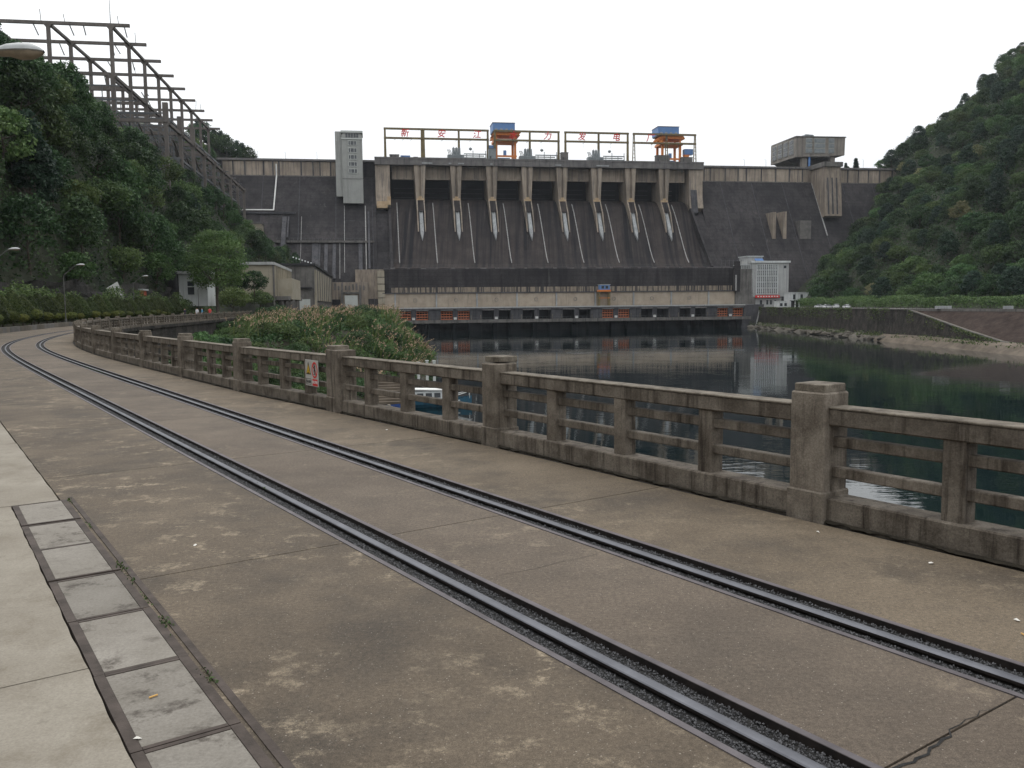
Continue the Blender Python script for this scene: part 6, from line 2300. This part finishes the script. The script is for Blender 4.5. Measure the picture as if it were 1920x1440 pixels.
BO1 = Thing('work_boat', 'deep blue flat deck work boat moored at the bank', 'boat', (0, 0, 0), 'local', 'boats moored below the balustrade')
BO1.root.location = W(0.4, 105.5, WATER); BO1.root.rotation_euler = (0, 0, ROT + 0.12)
b = MB(); rows = hull(b, 6.6, 2.4, 0.75); BO1.part('hull', b, 'boat_blue')
b = MB(); b.box(-3.0, 1.6, -1.0, 1.0, 0.5, 0.62); BO1.part('deck', b, 'boat_deck')
for k in range(6):
    b = MB(); b.box(-2.6 + 0.7 * k, -2.3 + 0.7 * k, -0.7, 0.6, 0.62, 0.85 + 0.1 * (k % 2)); BO1.part('deck_crate', b, 'shore_stone')
me = text_mesh('hull_lettering', '渔 03', 0.34, 'white_paint', 0.002, 0, 0.004)
BO2 = Thing('cabin_boat', 'teal hulled boat with a white wheelhouse and curved bow rail', 'boat', (0, 0, 0), 'local', 'boats moored below the balustrade')
BO2.root.location = W(7.9, 110.5, WATER); BO2.root.rotation_euler = (0, 0, ROT + 0.05)
b = MB(); hull(b, 8.6, 2.8, 0.95); BO2.part('hull', b, 'boat_teal')
b = MB(); b.box(-3.8, 2.6, -1.15, 1.15, 0.75, 0.88); BO2.part('deck', b, 'building_white')
b = MB(); b.box(-3.2, 0.4, -0.95, 0.95, 0.88, 2.1); cbn = BO2.part('cabin', b, 'building_white')
b = MB(); b.prism([(-3.7, 2.3), (0.9, 2.12), (0.9, 2.22), (-3.7, 2.42)], 1, -1.15, 1.15); BO2.part('roof', b, 'white_paint')
for k in range(3):
    b = MB(); b.box(-2.9 + 1.1 * k, -2.1 + 1.1 * k, -0.99, -0.95, 1.25, 1.85); BO2.part('window', b, 'window_glass', cbn)
b = MB(); b.box(0.5, 1.9, -0.7, 0.7, 0.88, 2.7); wh = BO2.part('wheelhouse', b, 'building_white')
b = MB(); b.box(0.3, 2.2, -0.85, 0.85, 2.7, 2.82); BO2.part('wheelhouse_roof', b, 'white_paint', wh)
b = MB(); b.box(1.9, 1.93, -0.55, 0.55, 1.7, 2.5); b.box(0.7, 1.7, -0.73, -0.7, 1.7, 2.5); BO2.part('windscreen', b, 'window_glass', wh)
b = MB()
pts = [(2.2, -0.9, 1.45), (3.2, -0.6, 1.7), (4.0, -0.25, 1.85), (4.35, 0, 1.8), (4.0, 0.25, 1.85), (3.2, 0.6, 1.7), (2.2, 0.9, 1.45)]
for p, q in zip(pts[:-1], pts[1:]):
    b.tube(p, q, 0.05, n=6)
for p in pts[::2]:
    b.tube(p, (p[0], p[1], 0.95), 0.03, n=5)
BO2.part('bow_rail', b, 'white_paint')
bpy.data.meshes.remove(me)

# cars on the right terrace
car = Thing('parked_car', 'leftmost white car on the right terrace', 'car', (0, 0, 0), 'local', 'cars parked on the right terrace')
b = MB(); b.prism([(-2.2, 0.3), (2.2, 0.3), (2.25, 0.75), (1.9, 0.95), (1.2, 1.0), (-2.1, 1.0), (-2.3, 0.7)], 1, -0.85, 0.85); car.part('body', b, 'car_white')
b = MB(); b.prism([(-2.0, 1.0), (1.2, 1.0), (0.5, 1.5), (-1.5, 1.52)], 1, -0.74, 0.74); cbn = car.part('cabin', b, 'window_glass')
b = MB(); b.prism([(-1.55, 1.5), (0.55, 1.5), (0.4, 1.57), (-1.4, 1.58)], 1, -0.7, 0.7); car.part('roof', b, 'car_white', cbn)
for x in (-1.4, 1.4):
    for y in (-0.8, 0.8):
        b = MB(); b.tube((x, y - 0.1, 0.33), (x, y + 0.1, 0.33), 0.33, n=12); w_ = car.part('wheel', b, 'rubber')
        b = MB(); b.tube((x, y - 0.11, 0.33), (x, y + 0.11, 0.33), 0.18, n=8); car.part('rim', b, 'car_silver', w_)
for y in (-0.6, 0.6):
    b = MB(); b.box(2.2, 2.26, y - 0.2, y + 0.2, 0.62, 0.76); car.part('headlight', b, 'splitter_pale')
car.root.location = (133, 372, BANK); car.root.rotation_euler = (0, 0, 1.8)
copy_thing(car.root, (131.2, 356, BANK), 0.2, 1.0, 'second white car on the right terrace')
copy_thing(car.root, (132.0, 350, BANK), 1.4, 1.05, 'third white car, tight beside the second on the terrace')
copy_thing(car.root, (131.6, 338, BANK), 1.5, 1.0, 'rightmost white car on the right terrace')
for k, (x, y, w_, lab) in enumerate(((127.5, 254, 4.5, 'pale low concrete block at the top of the ramp'), (133.4, 231, 2.2, 'small white box on the revetment top'))):
    b = MB(); b.cbox(-w_ / 2, w_ / 2, -0.6, 0.6, 0, 0.9, 0.05)
    ob = link('concrete_block', b.mesh('concrete_block', 'splitter_pale')); ob.location = (x, y, BANK + 0.25)
    tag(ob, lab, 'block')


def person(name, label, loc, rz, shirt, pose):
    """one continuous skinned figure"""
    a = pose
    V = [(0, 0, 0.95), (0, 0, 1.15), (0, 0, 1.38), (0, 0.01, 1.5), (0, 0.03, 1.62),
         (0.09, 0, 0.9), (0.1, 0.10 * a, 0.5), (0.1, -0.02 + 0.12 * a, 0.08), (0.1, 0.1 + 0.12 * a, 0.03),
         (-0.09, 0, 0.9), (-0.1, -0.08 * a, 0.5), (-0.1, -0.1 * a - 0.05, 0.08), (-0.1, 0.07 - 0.1 * a, 0.03),
         (0.17, 0, 1.4), (0.23, -0.05 * a, 1.12), (0.24, 0.08, 0.88), (0.24, 0.1, 0.8),
         (-0.17, 0, 1.4), (-0.23, 0.08 * a, 1.12), (-0.24, 0.14, 0.88), (-0.24, 0.16, 0.8)]
    Ed = [(0, 1), (1, 2), (2, 3), (3, 4), (0, 5), (5, 6), (6, 7), (7, 8), (0, 9), (9, 10), (10, 11), (11, 12), (2, 13), (13, 14), (14, 15), (15, 16), (2, 17), (17, 18), (18, 19), (19, 20)]
    R = [0.14, 0.13, 0.15, 0.055, 0.1, 0.09, 0.065, 0.045, 0.035, 0.09, 0.065, 0.045, 0.035, 0.065, 0.048, 0.035, 0.03, 0.065, 0.048, 0.035, 0.03]
    me = bpy.data.meshes.new(name)
    me.from_pydata(V, Ed, [])
    o = bpy.data.objects.new(name, me)
    COL.objects.link(o)
    sk = o.modifiers.new('skin', 'SKIN')
    for i, d in enumerate(me.skin_vertices[0].data):
        d.radius = (R[i], R[i] * (0.75 if i < 3 else 1.0))
    me.skin_vertices[0].data[0].use_root = True
    o.modifiers.new('sub', 'SUBSURF').levels = 1
    m2 = bpy.data.meshes.new_from_object(o.evaluated_get(bpy.context.evaluated_depsgraph_get()))
    bpy.data.objects.remove(o)
    for m in (shirt, 'trousers', 'skin', 'hair'):
        m2.materials.append(MATS[m])
    for p in m2.polygons:
        c = p.center
        p.material_index = 3 if (c.z > 1.62 or (c.z > 1.55 and c.y < 0)) else 2 if (c.z > 1.46 or (abs(c.x) > 0.2 and c.z < 1.1)) else 0 if c.z > 0.93 else 1
    ob = link(name, m2)
    ob.location, ob.rotation_euler = loc, (0, 0, rz)
    return tag(ob, label, 'person', 'walkers on the far road')


for k, (u, v, rz, sh, lab) in enumerate(((-25.2, 121, 1.2, 'shirt_dark', 'leftmost walker in dark clothes behind the far balustrade'), (-25.0, 128, 3.0, 'shirt_white', 'walker in a white and dark top behind the far balustrade'),
                                         (-24.8, 130.5, 2.2, 'shirt_blue', 'walker in a pale blue shirt behind the far balustrade'), (-24.9, 137, 0.4, 'shirt_red', 'rightmost walker in a red top by the scrub'))):
    person('person', lab, W(u, v, 0), rz, sh, 1 if k % 2 else -1)

# litter: cigarette ends and scraps
lr = random.Random(6)
LIT = [(-4.03, 1.05, 'filter', 'orange cigarette end on the road near the right picture edge'), (-3.9, 1.45 - 0.6, 'white', 'white scrap on the road below the right balustrade'), (-3.05, 0.22, 'white', 'white cigarette end at the balustrade foot right of the big post'),
       (-2.1, 0.15, 'white', 'white scrap beside the base of the nearest post'), (5.0, 0.35, 'white', 'white scrap at the foot of the balustrade left of the second post'), (-2.05, 5.03, 'filter', 'cigarette end lying on the cleanest drain cover'),
       (-2.42, 5.17, 'white', 'crumpled white scrap on the corner of a drain cover'), (0.45, 4.2, 'white', 'small white scrap on the road near the red mark'), (16.0, 0.55, 'white', 'white scrap below the far balustrade')]
for s, o, kind, lab in LIT:
    p = road_pt(s, o, 0.006)
    b = MB()
    if kind == 'filter':
        b.tube((-0.02, 0, 0.004), (0.02, 0, 0.004), 0.0042, n=7)
    else:
        b.add([(-0.016, -0.008, 0), (0.015, -0.01, 0.004), (0.018, 0.009, 0.001), (-0.012, 0.01, 0.007), (0, 0, 0.011)], [(0, 1, 4), (1, 2, 4), (2, 3, 4), (3, 0, 4), (0, 3, 2, 1)])
    ob = link('cigarette_end' if kind == 'filter' else 'paper_scrap', b.mesh('litter', 'tan_filter' if kind == 'filter' else 'cigarette'))
    ob.location = p
    ob.rotation_euler = (0, 0, lr.uniform(0, 6))
    tag(ob, lab, 'litter')

# ---- thin summer haze over the valley
b = MB(); b.box(-420, 700, -120, 1150, WATER - 6, 175)
hz = link('haze', b.mesh('haze', 'void_dark'))
hz.data.materials.clear()
hm = bpy.data.materials.new('haze')
hm.use_nodes = True
hm.node_tree.nodes.clear()
ho = hm.node_tree.nodes.new('ShaderNodeOutputMaterial')
hv = hm.node_tree.nodes.new('ShaderNodeVolumePrincipled')
hv.inputs['Color'].default_value = (0.86, 0.92, 1.0, 1)
hv.inputs['Density'].default_value = 0.00006
hv.inputs['Anisotropy'].default_value = 0.2
hm.node_tree.links.new(hv.outputs[0], ho.inputs['Volume'])
hz.data.materials.append(hm)
tag(hz, 'thin pale haze in the valley air', kind='stuff')
